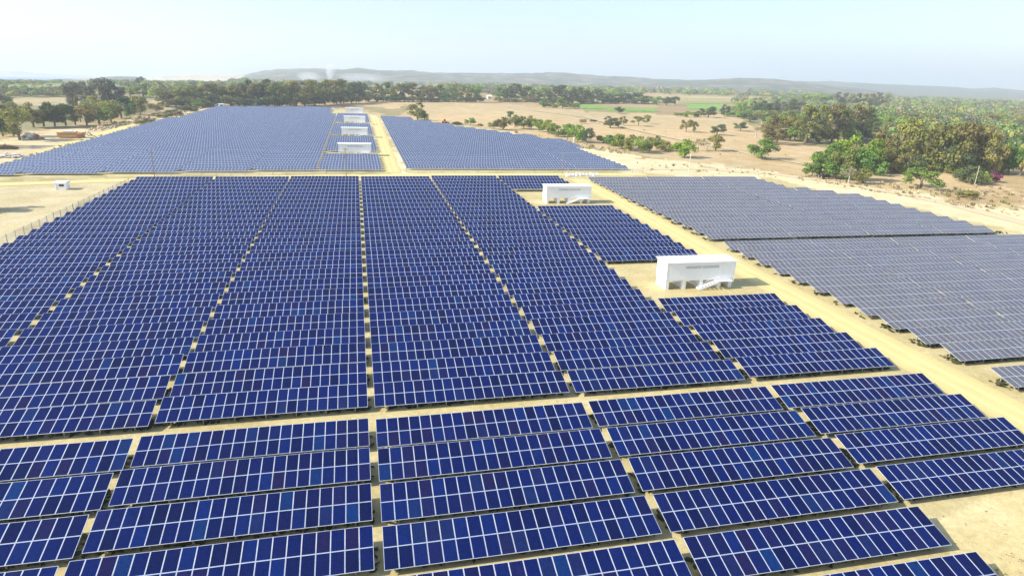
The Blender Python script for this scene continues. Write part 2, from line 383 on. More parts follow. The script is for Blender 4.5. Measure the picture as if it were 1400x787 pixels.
# ---------------------------------------------------------------- solar tables
W, DY, EZ, HB = 20.24, 3.4646, .9034, .65
TILT = math.atan2(EZ, DY); SL = math.hypot(DY, EZ); PL = (SL - .02) / 2; PW = W / 20; GAPX = .02
TM = Matrix.Translation((0, 0, HB)) @ Matrix.Rotation(TILT, 4, 'X')
FR, TH = .029, .04
def panel_into(mb, cx, cy, Mx=None, rnd=0.0, back=True):
    w2, l2 = (PW - GAPX) / 2, PL / 2
    T = (lambda p: tuple(Mx @ Vector(p))) if Mx is not None else (lambda p: p)
    o = [(-w2, -l2), (w2, -l2), (w2, l2), (-w2, l2)]; i_ = [(-w2 + FR, -l2 + FR), (w2 - FR, -l2 + FR), (w2 - FR, l2 - FR), (-w2 + FR, l2 - FR)]
    for k in range(4):
        j = (k + 1) % 4
        mb.face([T((cx + o[k][0], cy + o[k][1], TH)), T((cx + o[j][0], cy + o[j][1], TH)), T((cx + i_[j][0], cy + i_[j][1], TH)), T((cx + i_[k][0], cy + i_[k][1], TH))], 0, None, rnd)
        mb.face([T((cx + o[k][0], cy + o[k][1], 0)), T((cx + o[j][0], cy + o[j][1], 0)), T((cx + o[j][0], cy + o[j][1], TH)), T((cx + o[k][0], cy + o[k][1], TH))], 0, None, rnd)
    mb.face([T((cx + p[0], cy + p[1], TH - .004)) for p in i_], 1, [(0, 0), (1, 0), (1, 1), (0, 1)], rnd)
    if back: mb.face([T((cx + p[0], cy + p[1], 0)) for p in o[::-1]], 2, None, rnd)
def panel_mesh(g):
    mb = MB(); panel_into(mb, 0, 0); return mb.mesh('solar_panel', [M['alu'], g, M['backsheet']], True)
def array_mesh(g, n=20, Mx=TM):
    mb = MB()
    for r in range(2):
        for c in range(n):
            panel_into(mb, -W / 2 + (c + .5) * PW, PL / 2 + r * (PL + .02), Mx, random.random() + .001)
    return mb.mesh('panel_array', [M['alu'], g, M['backsheet']])
NP = 7
def post_x(n=20): return [(-W / 2 + 1.3) + i * (n * PW - 2.6) / (max(2, round(n / 20 * NP)) - 1) for i in range(max(2, round(n / 20 * NP)))]
def frame_mesh(n=20, legs=False):
    mb = MB(); L_, R_ = -W / 2 + .05, -W / 2 + n * PW - .05
    for s in (.38, 1.38, 2.22, 3.2): mb.box(L_, R_, s - .03, s + .03, -.075, -.004, 0, TM)
    for x in post_x(n): mb.box(x - .03, x + .03, .25, SL - .25, -.16, -.077, 0, TM)
    if legs:
        for x in post_x(n):
            for s in (.45, 2.75): leg_into(mb, x, s)
    return mb.mesh('support_frame', [M['galv']])
def leg_top(s): return HB + s * math.sin(TILT) - .16
def leg_into(mb, x, s):
    y = s * math.cos(TILT) + .04; mb.box(x - .05, x + .05, y - .05, y + .05, -.2, leg_top(s))
def leg_mesh(s):
    mb = MB(); mb.box(-.05, .05, -.05, .05, -.2, leg_top(s)); return mb.mesh('leg', [M['galv']])
PANEL = {g: panel_mesh(M[g]) for g in ('glass', 'greyish')}
ARR = {(g, n): array_mesh(M[g], n) for g in ('glass', 'greyish') for n in (20, 15, 10, 5)}
FRM = {n: frame_mesh(n, True) for n in (20, 15, 10, 5)}; FRM0 = frame_mesh(20)
LEGF, LEGR = leg_mesh(.45), leg_mesh(2.75)
NT = [0]
def table(X, Y, sx, label, group, g='glass', near=True, n=20, z=0.0):
    t = empty('solar_table', (X, Y, z)); t.scale = (sx, 1, 1)
    t.rotation_euler = (random.gauss(0, .006), random.gauss(0, .0014), random.gauss(0, .001)); t.location.z += random.uniform(-.05, .05) + .34 * (float(vnoise(np.array(X + 300.), np.array(Y + 300.), 33, 8)) - .5); t.location.y += random.uniform(-.06, .06)
    tag(t, label, 'solar table', group); NT[0] += 1
    if near:
        for r in range(2):
            for c in range(20):
                p = TM @ Vector((-W / 2 + (c + .5) * PW, PL / 2 + r * (PL + .02), 0))
                obj('solar_panel', PANEL[g], t, p, (TILT + random.gauss(0, .003), random.gauss(0, .003), 0))
        obj('support_frame', FRM0, t)
        for x in post_x():
            for s, lm in ((.45, LEGF), (2.75, LEGR)): obj('leg', lm, t, (x, s * math.cos(TILT) + .04, 0))
    else:
        obj('panel_array', ARR[(g, n)], t); obj('support_frame', FRM[n], t)
    return t
XL = {-3: -60.95, -2: -40.277, -1: -19.605, 0: .683, 1: 21.987, 2: 43.26, 3: 72.9}
XR = {-3: -40.85, -2: -20.037, -1: .033, 0: 21.329, 1: 42.5065, 2: 63.2845, 3: 93.1}
DYC = {-3: -.35, -2: -.214, -1: .142, 0: -.049, 1: -.067, 2: .188, 3: 0}
Y0, PM, PLo = 59.5535, 5.3648, 5.1899
def col_x(c): return (XL[c] + XR[c]) / 2, (XR[c] - XL[c]) / W
# front field: six rows, nearest the camera
rows = {1: range(-2, 4), 2: range(-2, 3), 3: range(-2, 3), 4: range(-2, 3), 5: range(0, 2), 6: range(1, 2)}
for r in rows:
    for c in rows[r]:
        x, s = col_x(c)
        lb = f'blue solar table, {ORD[r]} row from dirt strip in front field, {ORD[c + 3]} column from left'
        if c == 3: lb = 'tan-grey solar table standing alone below the right-hand field at the right edge'
        table(x, Y0 + DYC[c] - 2.0735 - r * PLo, s, lb, 'solar tables in the front field', 'greyish' if c == 3 else 'glass')
NEAR_ROWS = 15
for r in range(27):
    for c in range(-3, 3):
        if c == 2 and not (r <= 4 or 9 <= r <= 17 or r >= 23): continue
        x, s = col_x(c)
        k = f'{ORD[r + 1]} row from front' if r < 14 else f'{ORD[27 - r]} row from back'
        lb = f'blue solar table, {k} of large middle field, {ORD[c + 4]} column from left'
        if c == 2:
            part = 'before the near white station' if r <= 4 else 'between the two near white stations' if r <= 17 else 'behind the second white station'
            q_ = r + 1 if r <= 4 else r - 8 if r <= 17 else r - 22
            lb = f'blue table by the road, {ORD[q_]} row {part}'
        table(x, Y0 + DYC[c] + r * PM, s, lb, 'solar tables in the middle field', 'glass', r < NEAR_ROWS)
# right-hand field: same row lines, tan-grey panels, far side cut off along a slant
RB = [at(*p)[:2] for p in ((1035, 243), (1075, 254), (1123, 258), (1190, 266), (1258, 285), (1322, 303), (1366, 318))]
RB = [q_ * .955 for q_ in RB]
def right_end(Y):
    for a, b in zip(RB[:-1], RB[1:]):
        lo, hi = min(a[1], b[1]), max(a[1], b[1])
        if lo <= Y <= hi: return a[0] + (b[0] - a[0]) * (Y - a[1]) / (b[1] - a[1])
    return RB[0][0] if Y > RB[0][1] else RB[-1][0]
far_list = []
for r in range(26):
    Y = Y0 + r * PM + (3.6 if r >= 11 else 0)
    xe = right_end(Y + DY) if r >= 11 else 1e9
    c = 0
    while True:
        x0 = 72.9 + c * 20.42
        pxl, pyl = proj(np.array([x0, Y, HB]))
        n = min(20, int((xe - x0) / PW)) if xe < 1e8 else 20
        if pxl > 1400 or n < 4: break
        n = 20 if n >= 18 else 15 if n >= 13 else 10 if n >= 8 else 5
        k = f'{ORD[r + 1]} row from front' if r < 11 else f'{ORD[26 - r]} row from back'
        far_list.append((x0 + W / 2, Y, f'dust-grey table of the right-hand field, {k}, {ORD[c + 1]} column from road', n))  # dust-grey: only the tan-grey tint mixed over the cell blue
        c += 1
n_left = 300 - NT[0]
far_list.sort(key=lambda q: q[0] ** 2 * .6 + q[1] ** 2)
for X, Y, lb, n in far_list[:n_left]:
    table(X, Y, 1, lb, 'solar tables in the right-hand field', 'greyish', Y < 105 and n == 20, n)
# the far blocks: past the three hundredth table they are one object
big = MB()
def add_far(x0, Y, n=20, rowsn=2):
    Mx = Matrix.Translation((x0 + W / 2, Y, float(terrain(x0, Y)))) @ TM
    rr_ = random.gauss(0, .005)
    Mx = Mx @ Matrix.Rotation(rr_, 4, 'X')
    for r in range(2):
        for c in range(n):
            cx, cy = -W / 2 + (c + .5) * PW, PL / 2 + r * (PL + .02); w2, l2 = PW / 2 - .012 - FR, PL / 2 - FR
            big.face([tuple(Mx @ Vector((cx + a * w2, cy + b * l2, .002))) for a, b in ((-1, -1), (1, -1), (1, 1), (-1, 1))], 1, [(0, 0), (1, 0), (1, 1), (0, 1)], random.random() + .001)
    big.box(-W / 2, -W / 2 + n * PW, 0, SL, -.04, 0, 0, Mx)
    for x in post_x(n):
        for s in (.45, 2.75):
            y = s * math.cos(TILT)
            z0 = float(terrain(x0, Y)); big.box(x0 + W / 2 + x - .05, x0 + W / 2 + x + .05, Y + y - .05, Y + y + .05, z0 - .2, z0 + leg_top(s) + .1, 2)
for X, Y, lb, n in far_list[n_left:]: add_far(X - W / 2, Y, n)
def cut(poly, x0, Y):
    """panels of a table starting at x0 that lie inside a ground polygon"""
    xs = x0 + (np.arange(20) + .5) * PW; k = inpoly(xs, np.full(20, Y + 1.7), poly); return k
# far left block
FLP = [tuple(at(*p)[:2]) for p in ((300, 148), (440, 148.2), (456, 150.5), (456, 152))] + [(-13, 300), (-13, 215), (-130, 190), tuple(at(0, 229)[:2]), tuple(at(150, 186)[:2])]
for c in range(7):
    x0 = -13.2 - (c + 1) * 20.42
    for r in range(66):
        Y = 221.0 - 2.6 * c + r * PM
        k = cut(FLP, x0, Y)
        n = 20 if k.sum() >= 18 else 15 if k.sum() >= 13 else 10 if k.sum() >= 8 else 5 if k.sum() >= 3 else 0
        if n: add_far(x0 if k[0] else x0 + (20 - n) * PW, Y, n)
# strips between the four far stations
for ya, yb in ((221.5, 254), (272.5, 325), (341, 400), (420, 484)):
    Y = ya
    while Y < yb: add_far(-12.6, Y, 20 if True else 15); Y += PM
# far right block
ST = [(521, 161), (539, 162), (562, 163.5), (566, 167.5), (590, 168), (600, 171.5), (617, 172), (626, 176.5), (652, 177.5), (660, 181), (680, 181.8), (700, 187), (725, 187.5), (737, 193), (770, 194.5), (800, 209), (862, 232.5)]
FRP = [tuple(at(*p)[:2]) for p in ST] + [(100, 222), (15.6, 222)]
for c in range(5):
    x0 = 16.0 + c * 20.42
    for r in range(50):
        Y = 225.2 + r * PM; k = cut(FRP, x0, Y)
        n = 20 if k.sum() >= 18 else 15 if k.sum() >= 13 else 10 if k.sum() >= 8 else 5 if k.sum() >= 3 else 0
        if n: add_far(x0, Y, n)
tag(obj('solar_tables', big.mesh('solar_tables', [M['alu'], M['glare'], M['galv']])), 'mass of blue solar tables filling the blocks beyond the cross road', 'solar tables', kind='stuff')

# ---------------------------------------------------------------- white inverter stations
def station(X0, X1, Y, label, stair=.62, detail=True):
    Wd = X1 - X0; D = 3.6; zb = 1.5; H = 4.7
    t = empty('inverter_station', ((X0 + X1) / 2, Y, float(terrain(X0, Y)))); tag(t, label, 'inverter station', 'white raised inverter stations')
    x0, x1 = -Wd / 2, Wd / 2
    b = MB(); b.box(x0 + .05, x1 - .05, 0, D, zb, H - .14)
    # corrugation ribs and corner castings
    n = int(Wd / .3)
    for i in range(1, n):
        x = x0 + i * Wd / n; b.box(x - .05, x + .05, -.025, .002, zb + .25, H - .4)
    for x in (x0, x1 - .16): b.box(x, x + .16, -.04, D + .04, zb - .02, H - .141)
    obj('body', b.mesh('body', [M['white']]), t)
    r = MB(); r.box(x0 - .22, x1 + .22, -.32, D + .3, H - .14, H); r.box(x0 + .2, x1 - .2, .9, D - .9, H, H + .09)
    obj('roof', r.mesh('roof', [M['roofw']]), t)
    for i, (a, c) in enumerate(((.27, .49), (.51, .75))):
        v = MB(); v.box(x0 + a * Wd, x0 + c * Wd, -.07, -.026, H - 1.15, H - .75)
        for k in range(4): v.box(x0 + a * Wd, x0 + c * Wd, -.10, -.072, H - 1.13 + k * .1, H - 1.09 + k * .1)
        obj('louvre', v.mesh('louvre', [M['grey']]), t)
    d = MB(); d.box(x0 + .82 * Wd, x0 + .9 * Wd, -.06, -.026, zb + .1, H - .75); dr = obj('door', d.mesh('door', [M['white']]), t)
    h = MB(); h.box(x0 + .826 * Wd, x0 + .835 * Wd, -.1, -.061, zb + 1.1, zb + 1.25); obj('handle', h.mesh('handle', [M['grey']]), dr)
    for fx in (.03, .275, .52, .79, .955):
        p = MB(); p.box(x0 + fx * Wd - .32, x0 + fx * Wd + .32, .05, D - .05, -.2, zb - .021); obj('plinth', p.mesh('plinth', [M['white']]), t)
    s = MB(); sx, ex, w_ = x0 + .72 * Wd, x0 + .46 * Wd, .95
    s.box(sx, x0 + .94 * Wd, -w_ - .05, -.05, zb - .14, zb - .02)
    for k in range(7):
        f = k / 7; xx = sx + (ex - sx) * (f + .07); s.box(xx - .17, xx + .17, -w_ - .05, -.05, zb * (1 - f) - .2, zb * (1 - f) - .14)
    for yy in (-w_ - .13, -.045):
        s.face([(sx, yy, zb - .02), (sx, yy, zb - .38), (ex - .15, yy, -.05), (ex - .15, yy, .28)], 0); s.face([(sx, yy + .07, zb - .02), (ex - .15, yy + .07, .28), (ex - .15, yy + .07, -.05), (sx, yy + .07, zb - .38)], 0)
        s.face([(sx, yy, zb - .02), (ex - .15, yy, .28), (ex - .15, yy + .07, .28), (sx, yy + .07, zb - .02)], 0)
    st = obj('stair', s.mesh('stair', [M['white']]), t)
    g = MB(); yy = -w_ - .1
    for a, z in ((sx, zb), (x0 + .94 * Wd, zb), (ex, .15)): g.tube((a, yy, z - .15), (a, yy, z + .95), .025)
    g.tube((ex, yy, 1.1), (sx, yy, zb + .95), .025); g.tube((sx, yy, zb + .95), (x0 + .94 * Wd, yy, zb + .95), .025)
    obj('handrail', g.mesh('handrail', [M['white']]), st)
    return t
station(48.5, 61.0, 92.8, 'white raised inverter station beside the dirt road, nearer of the two in the middle field')
station(48.7, 61.3, 165.3, 'white raised inverter station behind the near one, before the cross road')
for i, (Y, d) in enumerate(((261.8, 'nearest'), (332, 'second nearest'), (408.5, 'third nearest'), (489, 'farthest'))):
    station(-7.2, 5.1, Y, f'white inverter station in the far row beside the straight road, {d} of the four')

# ---------------------------------------------------------------- small huts and houses
def hut(p, w_, d_, h_, label, rz=0.0):
    t = empty('guard_hut', p, rz); tag(t, label, 'hut', 'small white huts')
    b = MB(); b.box(-w_ / 2, w_ / 2, -d_ / 2, d_ / 2, -.2, h_); obj('wall', b.mesh('wall', [M['white']]), t)
    r = MB(); r.box(-w_ / 2 - .3, w_ / 2 + .3, -d_ / 2 - .35, d_ / 2 + .35, h_ + .002, h_ + .16); r.box(-w_ / 2 - .1, w_ / 2 + .1, -d_ / 2 - .1, d_ / 2 + .1, h_ + .16, h_ + .3); obj('roof', r.mesh('roof', [M['roofw']]), t)
    v = MB(); v.box(-w_ * .12, w_ * .32, -d_ / 2 - .03, -d_ / 2 - .003, h_ * .5, h_ * .82); obj('window', v.mesh('window', [M['carglass']]), t)
    v = MB(); v.box(-w_ * .4, -w_ * .2, -d_ / 2 - .03, -d_ / 2 - .003, 0, h_ * .8); obj('door', v.mesh('door', [M['grey']]), t)
hut(at(86, 258.5), 2.7, 2.4, 1.75, 'small white hut with a flat overhanging roof on the bare ground at left')
hut(at(302, 148.5) + np.array([0, 3, 0]), 3.8, 3.4, 3.0, 'small white hut at the far corner of the far-left block')
def house(p, w_, d_, h_, label, wallm='white', roofm='tarp', rz=0.0):
    t = empty('house', p, rz); tag(t, label, 'house', 'small houses among the trees')
    b = MB(); b.box(-w_ / 2, w_ / 2, -d_ / 2, d_ / 2, -.3, h_); obj('wall', b.mesh('wall', [M[wallm]]), t)
    r = MB(); e = .5; z0, z1 = h_ + .002, h_ + d_ * .3
    A = [(-w_ / 2 - e, -d_ / 2 - e, z0), (w_ / 2 + e, -d_ / 2 - e, z0), (w_ / 2 + e, d_ / 2 + e, z0), (-w_ / 2 - e, d_ / 2 + e, z0)]; T1, T2 = (-w_ / 2 - e, 0, z1), (w_ / 2 + e, 0, z1)
    r.face([A[0], A[1], T2, T1]); r.face([A[2], A[3], T1, T2]); r.face([A[1], A[2], T2]); r.face([A[3], A[0], T1]); r.face(A[::-1]); obj('roof', r.mesh('roof', [M[roofm]]), t)
    for x in (-.3, .25):
        v = MB(); v.box(w_ * x - .6, w_ * x + .6, -d_ / 2 - .04, -d_ / 2 - .003, h_ * .4, h_ * .75); obj('window', v.mesh('window', [M['dark']]), t)
    v = MB(); v.box(-.5, .5, -d_ / 2 - .04, -d_ / 2 - .003, 0, h_ * .75); obj('door', v.mesh('door', [M['dark']]), t)
house(at(669, 135.2), 5.5, 5, 3, 'small white house before the trees behind the tan field')
house(at(1248, 225), 3.2, 4, 3.2, 'white-walled house half hidden in the near brown trees at right', rz=.4)
house(at(1341, 205), 6, 5, 3.2, 'house with a faded pink roof among the trees at right', 'concrete', 'redroof', .3)
house(at(1376, 205), 4, 5, 4, 'white house behind the bright tree at the right edge', rz=-.2)
house(at(474, 116.5), 13, 8, 6, 'tiny white building far off at the foot of the smoking hill')

# ---------------------------------------------------------------- poles
def pole(px_, py_, top, label, arm=False, mt='wood', r=.12):
    p = at(px_, py_); h = (py_ - top) * depth(p) / F_PX
    t = empty('utility_pole', p); tag(t, label, 'pole', 'slim poles around the farm')
    b = MB(); b.tube((0, 0, -.3), (0, 0, h), r, r * .7, 8); obj('shaft', b.mesh('shaft', [M[mt]]), t)
    c = MB(); c.box(-.8 if arm else -.2, .8 if arm else .2, -.06, .06, h - .5, h - .36); obj('crossarm', c.mesh('crossarm', [M[mt]]), t)
pole(212, 247, 207, 'dark slim pole on the cross road in front of the far-left block', True)
pole(473.5, 243, 203, 'dark slim pole in front of the nearest far white station', True)
pole(768.5, 238, 208, 'brown pole before the far-right block at the row of white blocks', False)
pole(941, 240, 209, 'pale wooden pole behind the right-hand field', False, 'polew', .17)
pole(1005, 233, 214, 'thin leaning grey pole on the sandy strip near the pale pole', False, 'galv', .07)
pole(1332, 254, 227, 'thin pale pole before the dark green shrubs at right', False, 'polew', .09)
for px_, py_, tp, lb in ((785, 194, 188, 'small white post beside the green hedge by the far-right block'), (803, 191, 184, 'small white post under the last bush of the green hedge')):
    p = at(px_, py_); t = empty('marker_post', p); tag(t, lb, 'post', 'white marker posts')
    h = (py_ - tp) * depth(p) / F_PX; b = MB(); b.box(-.3, .3, -.2, .2, -.1, h * .75); obj('shaft', b.mesh('shaft', [M['white']]), t)
    b = MB(); b.box(-.38, .38, -.28, .28, h * .75 + .002, h); obj('cap', b.mesh('cap', [M['white']]), t)

# ---------------------------------------------------------------- fences
mt, nt, N, L, B = mat('chain_link'); tr = N.new('ShaderNodeBsdfTransparent'); mx = N.new('ShaderNodeMixShader'); mx.inputs[0].default_value = .28
B.inputs['Base Color'].default_value = (.6, .6, .6, 1); B.inputs['Metallic'].default_value = .3
L.new(tr.outputs[0], mx.inputs[1]); L.new(B.outputs[0], mx.inputs[2]); L.new(mx.outputs[0], N['Material Output'].inputs[0]); M['link'] = mt
def fence(pts, label, h=1.9, sp=3.0):
    t = empty('wire_fence', (*pts[0], float(terrain(*pts[0])))); tag(t, label, 'fence', 'wire fences around the farm')
    o0 = np.array(t.location); wv = MB(); n_ps = 0; pm = None
    for a, b in zip(pts[:-1], pts[1:]):
        a, b = np.array(a), np.array(b); n = max(1, int(np.linalg.norm(b - a) / sp)); ps = [a + (b - a) * i / n for i in range(n + 1)]
        L3 = [np.array([*p, float(terrain(*p))]) - o0 for p in ps]
        for i, p in enumerate(L3):
            if pm is None:
                pb = MB(); pb.tube((0, 0, -.2), (0, 0, h + .15), .07, .07, 6); pm = pb.mesh('post', [M['galv']])
            if n_ps < 100: obj('post', pm, t, p); n_ps += 1
            if i:
                q_ = L3[i - 1]; wv.face([q_ + (0, 0, .05), p + (0, 0, .05), p + (0, 0, h), q_ + (0, 0, h)], 1)
                for z in (.08, h * .5, h): wv.tube(q_ + (0, 0, z), p + (0, 0, z), .012, .012, 3)
    obj('wire_mesh', wv.mesh('wire_mesh', [M['galv'], M['link']]), t)
fence([(-63.2, 108), (-62.9, 129), (-62.0, 160), (-61.2, 196)], 'chain-link fence beside the left edge of the large blue field')
fence([(-58.0, 209.8), (-10, 216.3), (8, 217.2)], 'wire fence along the cross road before the far-left block', 1.6, 4)
fence([(15.5, 219.0), (60, 219.6), (101, 220.2)], 'wire fence along the cross road before the far-right block', 1.6, 4)

# ---------------------------------------------------------------- heaps, blocks, vehicles
def rock(mb, c, s, mati=0):
    bm = bmesh.new(); bmesh.ops.create_icosphere(bm, subdivisions=1, radius=1)
    k = [random.uniform(.6, 1.2) for _ in bm.verts]; rot = Matrix.Rotation(random.uniform(0, 6), 3, 'Z')
    bm.verts.ensure_lookup_table()
    vs = [rot @ Vector((v.co.x * s[0] * q_, v.co.y * s[1] * q_, v.co.z * s[2] * q_)) + Vector(c) for v, q_ in zip(bm.verts, k)]
    for f in bm.faces: mb.face([vs[v.index] for v in f.verts], mati)
    bm.free()
def heap(px_, py_, wpx, hpx, name, label, cat, mats, n, kind='rock'):
    p = at(px_, py_); s = depth(p) / F_PX; w_, h_ = wpx * s, hpx * s; mb = MB()
    for i in range(n):
        a = random.uniform(-1, 1); b = random.uniform(-1, 1); zz = (1 - max(abs(a), abs(b)) ** 1.3) * h_ * random.uniform(.2, .85)
        c = (a * w_ / 2, b * w_ * .22, zz); mi = random.randrange(len(mats))
        if kind == 'rock': q_ = random.uniform(.08, .2) * min(w_, h_ * 2.5); rock(mb, c, (q_ * 1.3, q_, q_ * .8), mi)
        elif kind == 'slab':
            q_ = random.uniform(.1, .28) * w_; Mx = Matrix.Translation(c) @ Matrix.Rotation(random.uniform(0, 3), 4, 'Z') @ Matrix.Rotation(random.gauss(0, .35), 4, 'X')
            mb.box(-q_ / 2, q_ / 2, -q_ * .3, q_ * .3, -.12, .12, mi, Mx)
        else:
            d = Vector((random.gauss(0, 1), random.gauss(0, 1), abs(random.gauss(.4, .5)))).normalized() * random.uniform(.8, 2.6); c = Vector((c[0], c[1], max(.05, c[2] * .8)))
            mb.tube(c - d * .4, c + d * .6, .07, .03, 4, mi)
    o = obj(name, mb.mesh(name, [M[q_] for q_ in mats]), None, p); tag(o, label, cat, 'heaps on the bare ground at left')
heap(43, 190, 22, 12, 'rubble_heap', 'grey and brown rubble heap beside the leaning olive tree at left', 'heap', ['rubble', 'rust', 'tarp'], 60)
heap(9, 203, 24, 9, 'brush_heap', 'dark heap of cut branches at the left edge', 'heap', ['brush'], 260, 'stick')
heap(12, 214, 34, 6, 'scrap_heap', 'low pile of pale slabs and scrap sheets at the left edge', 'heap', ['tarp', 'rubble', 'grey'], 34, 'slab')
heap(120, 186, 12, 10, 'crate_heap', 'grey heap of scrap at the right end of the orange timber stack', 'heap', ['grey', 'rubble'], 26, 'slab')
for i, (a, b, ww, hh) in enumerate(((127, 178, 9, 6), (137, 177, 10, 6), (146, 176, 9, 5), (155, 175, 10, 5))):
    heap(a, b, ww, hh, 'soil_heap', f'tan heap of stones under the olive trees, {ORD[i + 1]} from left', 'heap', ['tanrock'], 16)
for i, (a, b) in enumerate(((345, 146.5), (358, 146.6))):
    heap(a, b, 13, 4.5, 'sand_heap', ('pale sand heap at the far end of the far-left block, left one', 'pale sand heap at the far end of the far-left block, right one')[i], 'heap', ['tarp', 'tanrock'], 22)
# timber stack
p = at(99, 188); s = depth(p) / F_PX; t = empty('timber_stack', p, .06); tag(t, 'long orange timber stack half covered by a pale sheet on the left bare ground', 'timber stack')
mb = MB()
for k in range(6):
    for j in range(9):
        a = random.uniform(-.3, .3); mb.box(-16 * s + a, 14 * s + a, -1.6 + j * .36, -1.28 + j * .36, .1 + k * .36, .42 + k * .36, random.choice((0, 0, 1)))
obj('boards', mb.mesh('boards', [M['timber'], M['orange']]), t)
for x in (-12, 0, 10):
    mb = MB(); mb.box(x * s - .1, x * s + .1, -1.8, 1.8, -.1, .098); obj('bearer', mb.mesh('bearer', [M['wood']]), t)
mb = MB(); mb.box(-10 * s, 6 * s, -1.7, 1.75, 2.28, 2.6); mb.box(-8 * s, 2 * s, -1.3, 1.2, 2.6, 2.85); obj('cover_sheet', mb.mesh('cover_sheet', [M['tarp']]), t)
p = at(110, 189); t = empty('rusty_tank', p); tag(t, 'small rusty frame with a barrel standing before the timber stack', 'tank')
mb = MB(); mb.tube((-.9, 0, 1.4), (.9, 0, 1.4), .8, .8, 12); obj('barrel', mb.mesh('barrel', [M['rust']]), t)
mb = MB()
for x in (-.7, .7):
    for y in (-.5, .5): mb.box(x - .08, x + .08, y - .08, y + .08, -.1, .9)
obj('stand', mb.mesh('stand', [M['wood']]), t)
# row of white blocks at the end of the road
for i in range(10):
    a = at(775 + i * 4.6, 241.2 - i * .12 + random.uniform(-.4, .4)); mb = MB()
    hh = random.uniform(.75, 1.05); mb.box(-.36, .36, -.4, .4, -.05, hh, 0, Matrix.Rotation(random.uniform(-.4, .4), 4, 'Z')); mb.box(-.2, .2, -.25, .25, hh, hh + .12, 0)
    tag(obj('concrete_block', mb.mesh('concrete_block', [M['white']]), None, a), f'white block in the row at the road end, {ORD[i + 1]} from left', 'block', 'white blocks in a row')
def wheel(mb, x, y, r, w_): mb.tube((x, y - w_ / 2, r), (x, y + w_ / 2, r), r, r, 14)
# dark car in the shade of the bushy green tree
p = at(1127, 243.5); t = empty('parked_car', p, .12); tag(t, 'dark car parked under the left edge of the big green tree at right', 'car')
mb = MB(); pr = [(-2.1, .35), (-2.15, .8), (-1.3, .95), (-.6, 1.45), (1.2, 1.45), (1.9, .95), (2.1, .85), (2.1, .35)]
for sgn in (-.85, .85):
    mb.face([(x, sgn, z) for x, z in (pr if sgn < 0 else pr[::-1])])
for a, b in zip(pr, pr[1:] + pr[:1]): mb.face([(a[0], -.85, a[1]), (a[0], .85, a[1]), (b[0], .85, b[1]), (b[0], -.85, b[1])])
obj('body', mb.mesh('body', [M['carpaint']]), t)
for y in (-.86, .86):
    mb = MB(); mb.face([(-1.15, y, .98), (1.65, y, .98), (1.12, y, 1.38), (-.55, y, 1.38)]); obj('window', mb.mesh('window', [M['carglass']]), t)
for x in (-1.35, 1.35):
    for y in (-.78, .78):
        mb = MB(); wheel(mb, x, y, .33, .22); obj('wheel', mb.mesh('wheel', [M['rubber']]), t)
for y in (-.6, .6):
    mb = MB(); mb.box(-2.2, -2.13, y - .16, y + .16, .6, .76); obj('headlight', mb.mesh('headlight', [M['white']]), t)
# orange loader beyond the far-right block
p = at(607, 170); t = empty('loader', p, .3); tag(t, 'orange wheeled loader at the edge of the tan field behind the far-right block', 'loader')
mb = MB(); mb.box(-1.9, 1.6, -.9, .9, .8, 1.9); mb.box(-1.9, -.6, -.8, .8, 1.9, 2.2); obj('body', mb.mesh('body', [M['orange']]), t)
mb = MB(); mb.box(-.5, .8, -.8, .8, 1.902, 3.2); obj('cab', mb.mesh('cab', [M['orange']]), t)
mb = MB(); mb.box(-.35, .65, -.83, -.802, 2.2, 3.0); obj('window', mb.mesh('window', [M['carglass']]), t)
mb = MB(); mb.box(1.6, 3.0, -.5, .5, 1.2, 1.5); mb.box(2.9, 3.3, -1.1, 1.1, .4, 1.4); obj('bucket', mb.mesh('bucket', [M['rust']]), t)
for x in (-1.2, 1.1):
    for y in (-.95, .95):
        mb = MB(); wheel(mb, x, y, .75, .45); obj('wheel', mb.mesh('wheel', [M['rubber']]), t)

# ---------------------------------------------------------------- trees
def leaf_cloud(mb, centres, n, size, up=.25):
    cs = np.array([c[:3] for c in centres]); rs = np.array([c[3] for c in centres]); pw = rs ** 2 / (rs ** 2).sum()
    ks = rng.choice(len(cs), n, p=pw)
    tone = rng.random(len(cs))
    for k in ks:
        d = rng.normal(size=3); d[2] = d[2] * .9 + up; d /= np.linalg.norm(d)
        c = cs[k] + d * rs[k] * (rng.random() ** .45) * np.array([1, 1, .8])
        nrm = Vector(d + rng.normal(size=3) * .55).normalized(); u = nrm.orthogonal().normalized(); v = nrm.cross(u)
        a = rng.random() * 6.28; u, v = u * math.cos(a) + v * math.sin(a), v * math.cos(a) - u * math.sin(a)
        s = size * rng.uniform(.6, 1.4); C_ = Vector(c)
        mb.face([C_ - u * s * .5 - v * s * .2, C_ + u * s * .1 - v * s * .5, C_ + u * s * .55 + v * s * .1, C_ - u * s * .1 + v * s * .5], 0, None,
                float(np.clip(tone[k] * .55 + rng.random() * .45, .01, 1)))
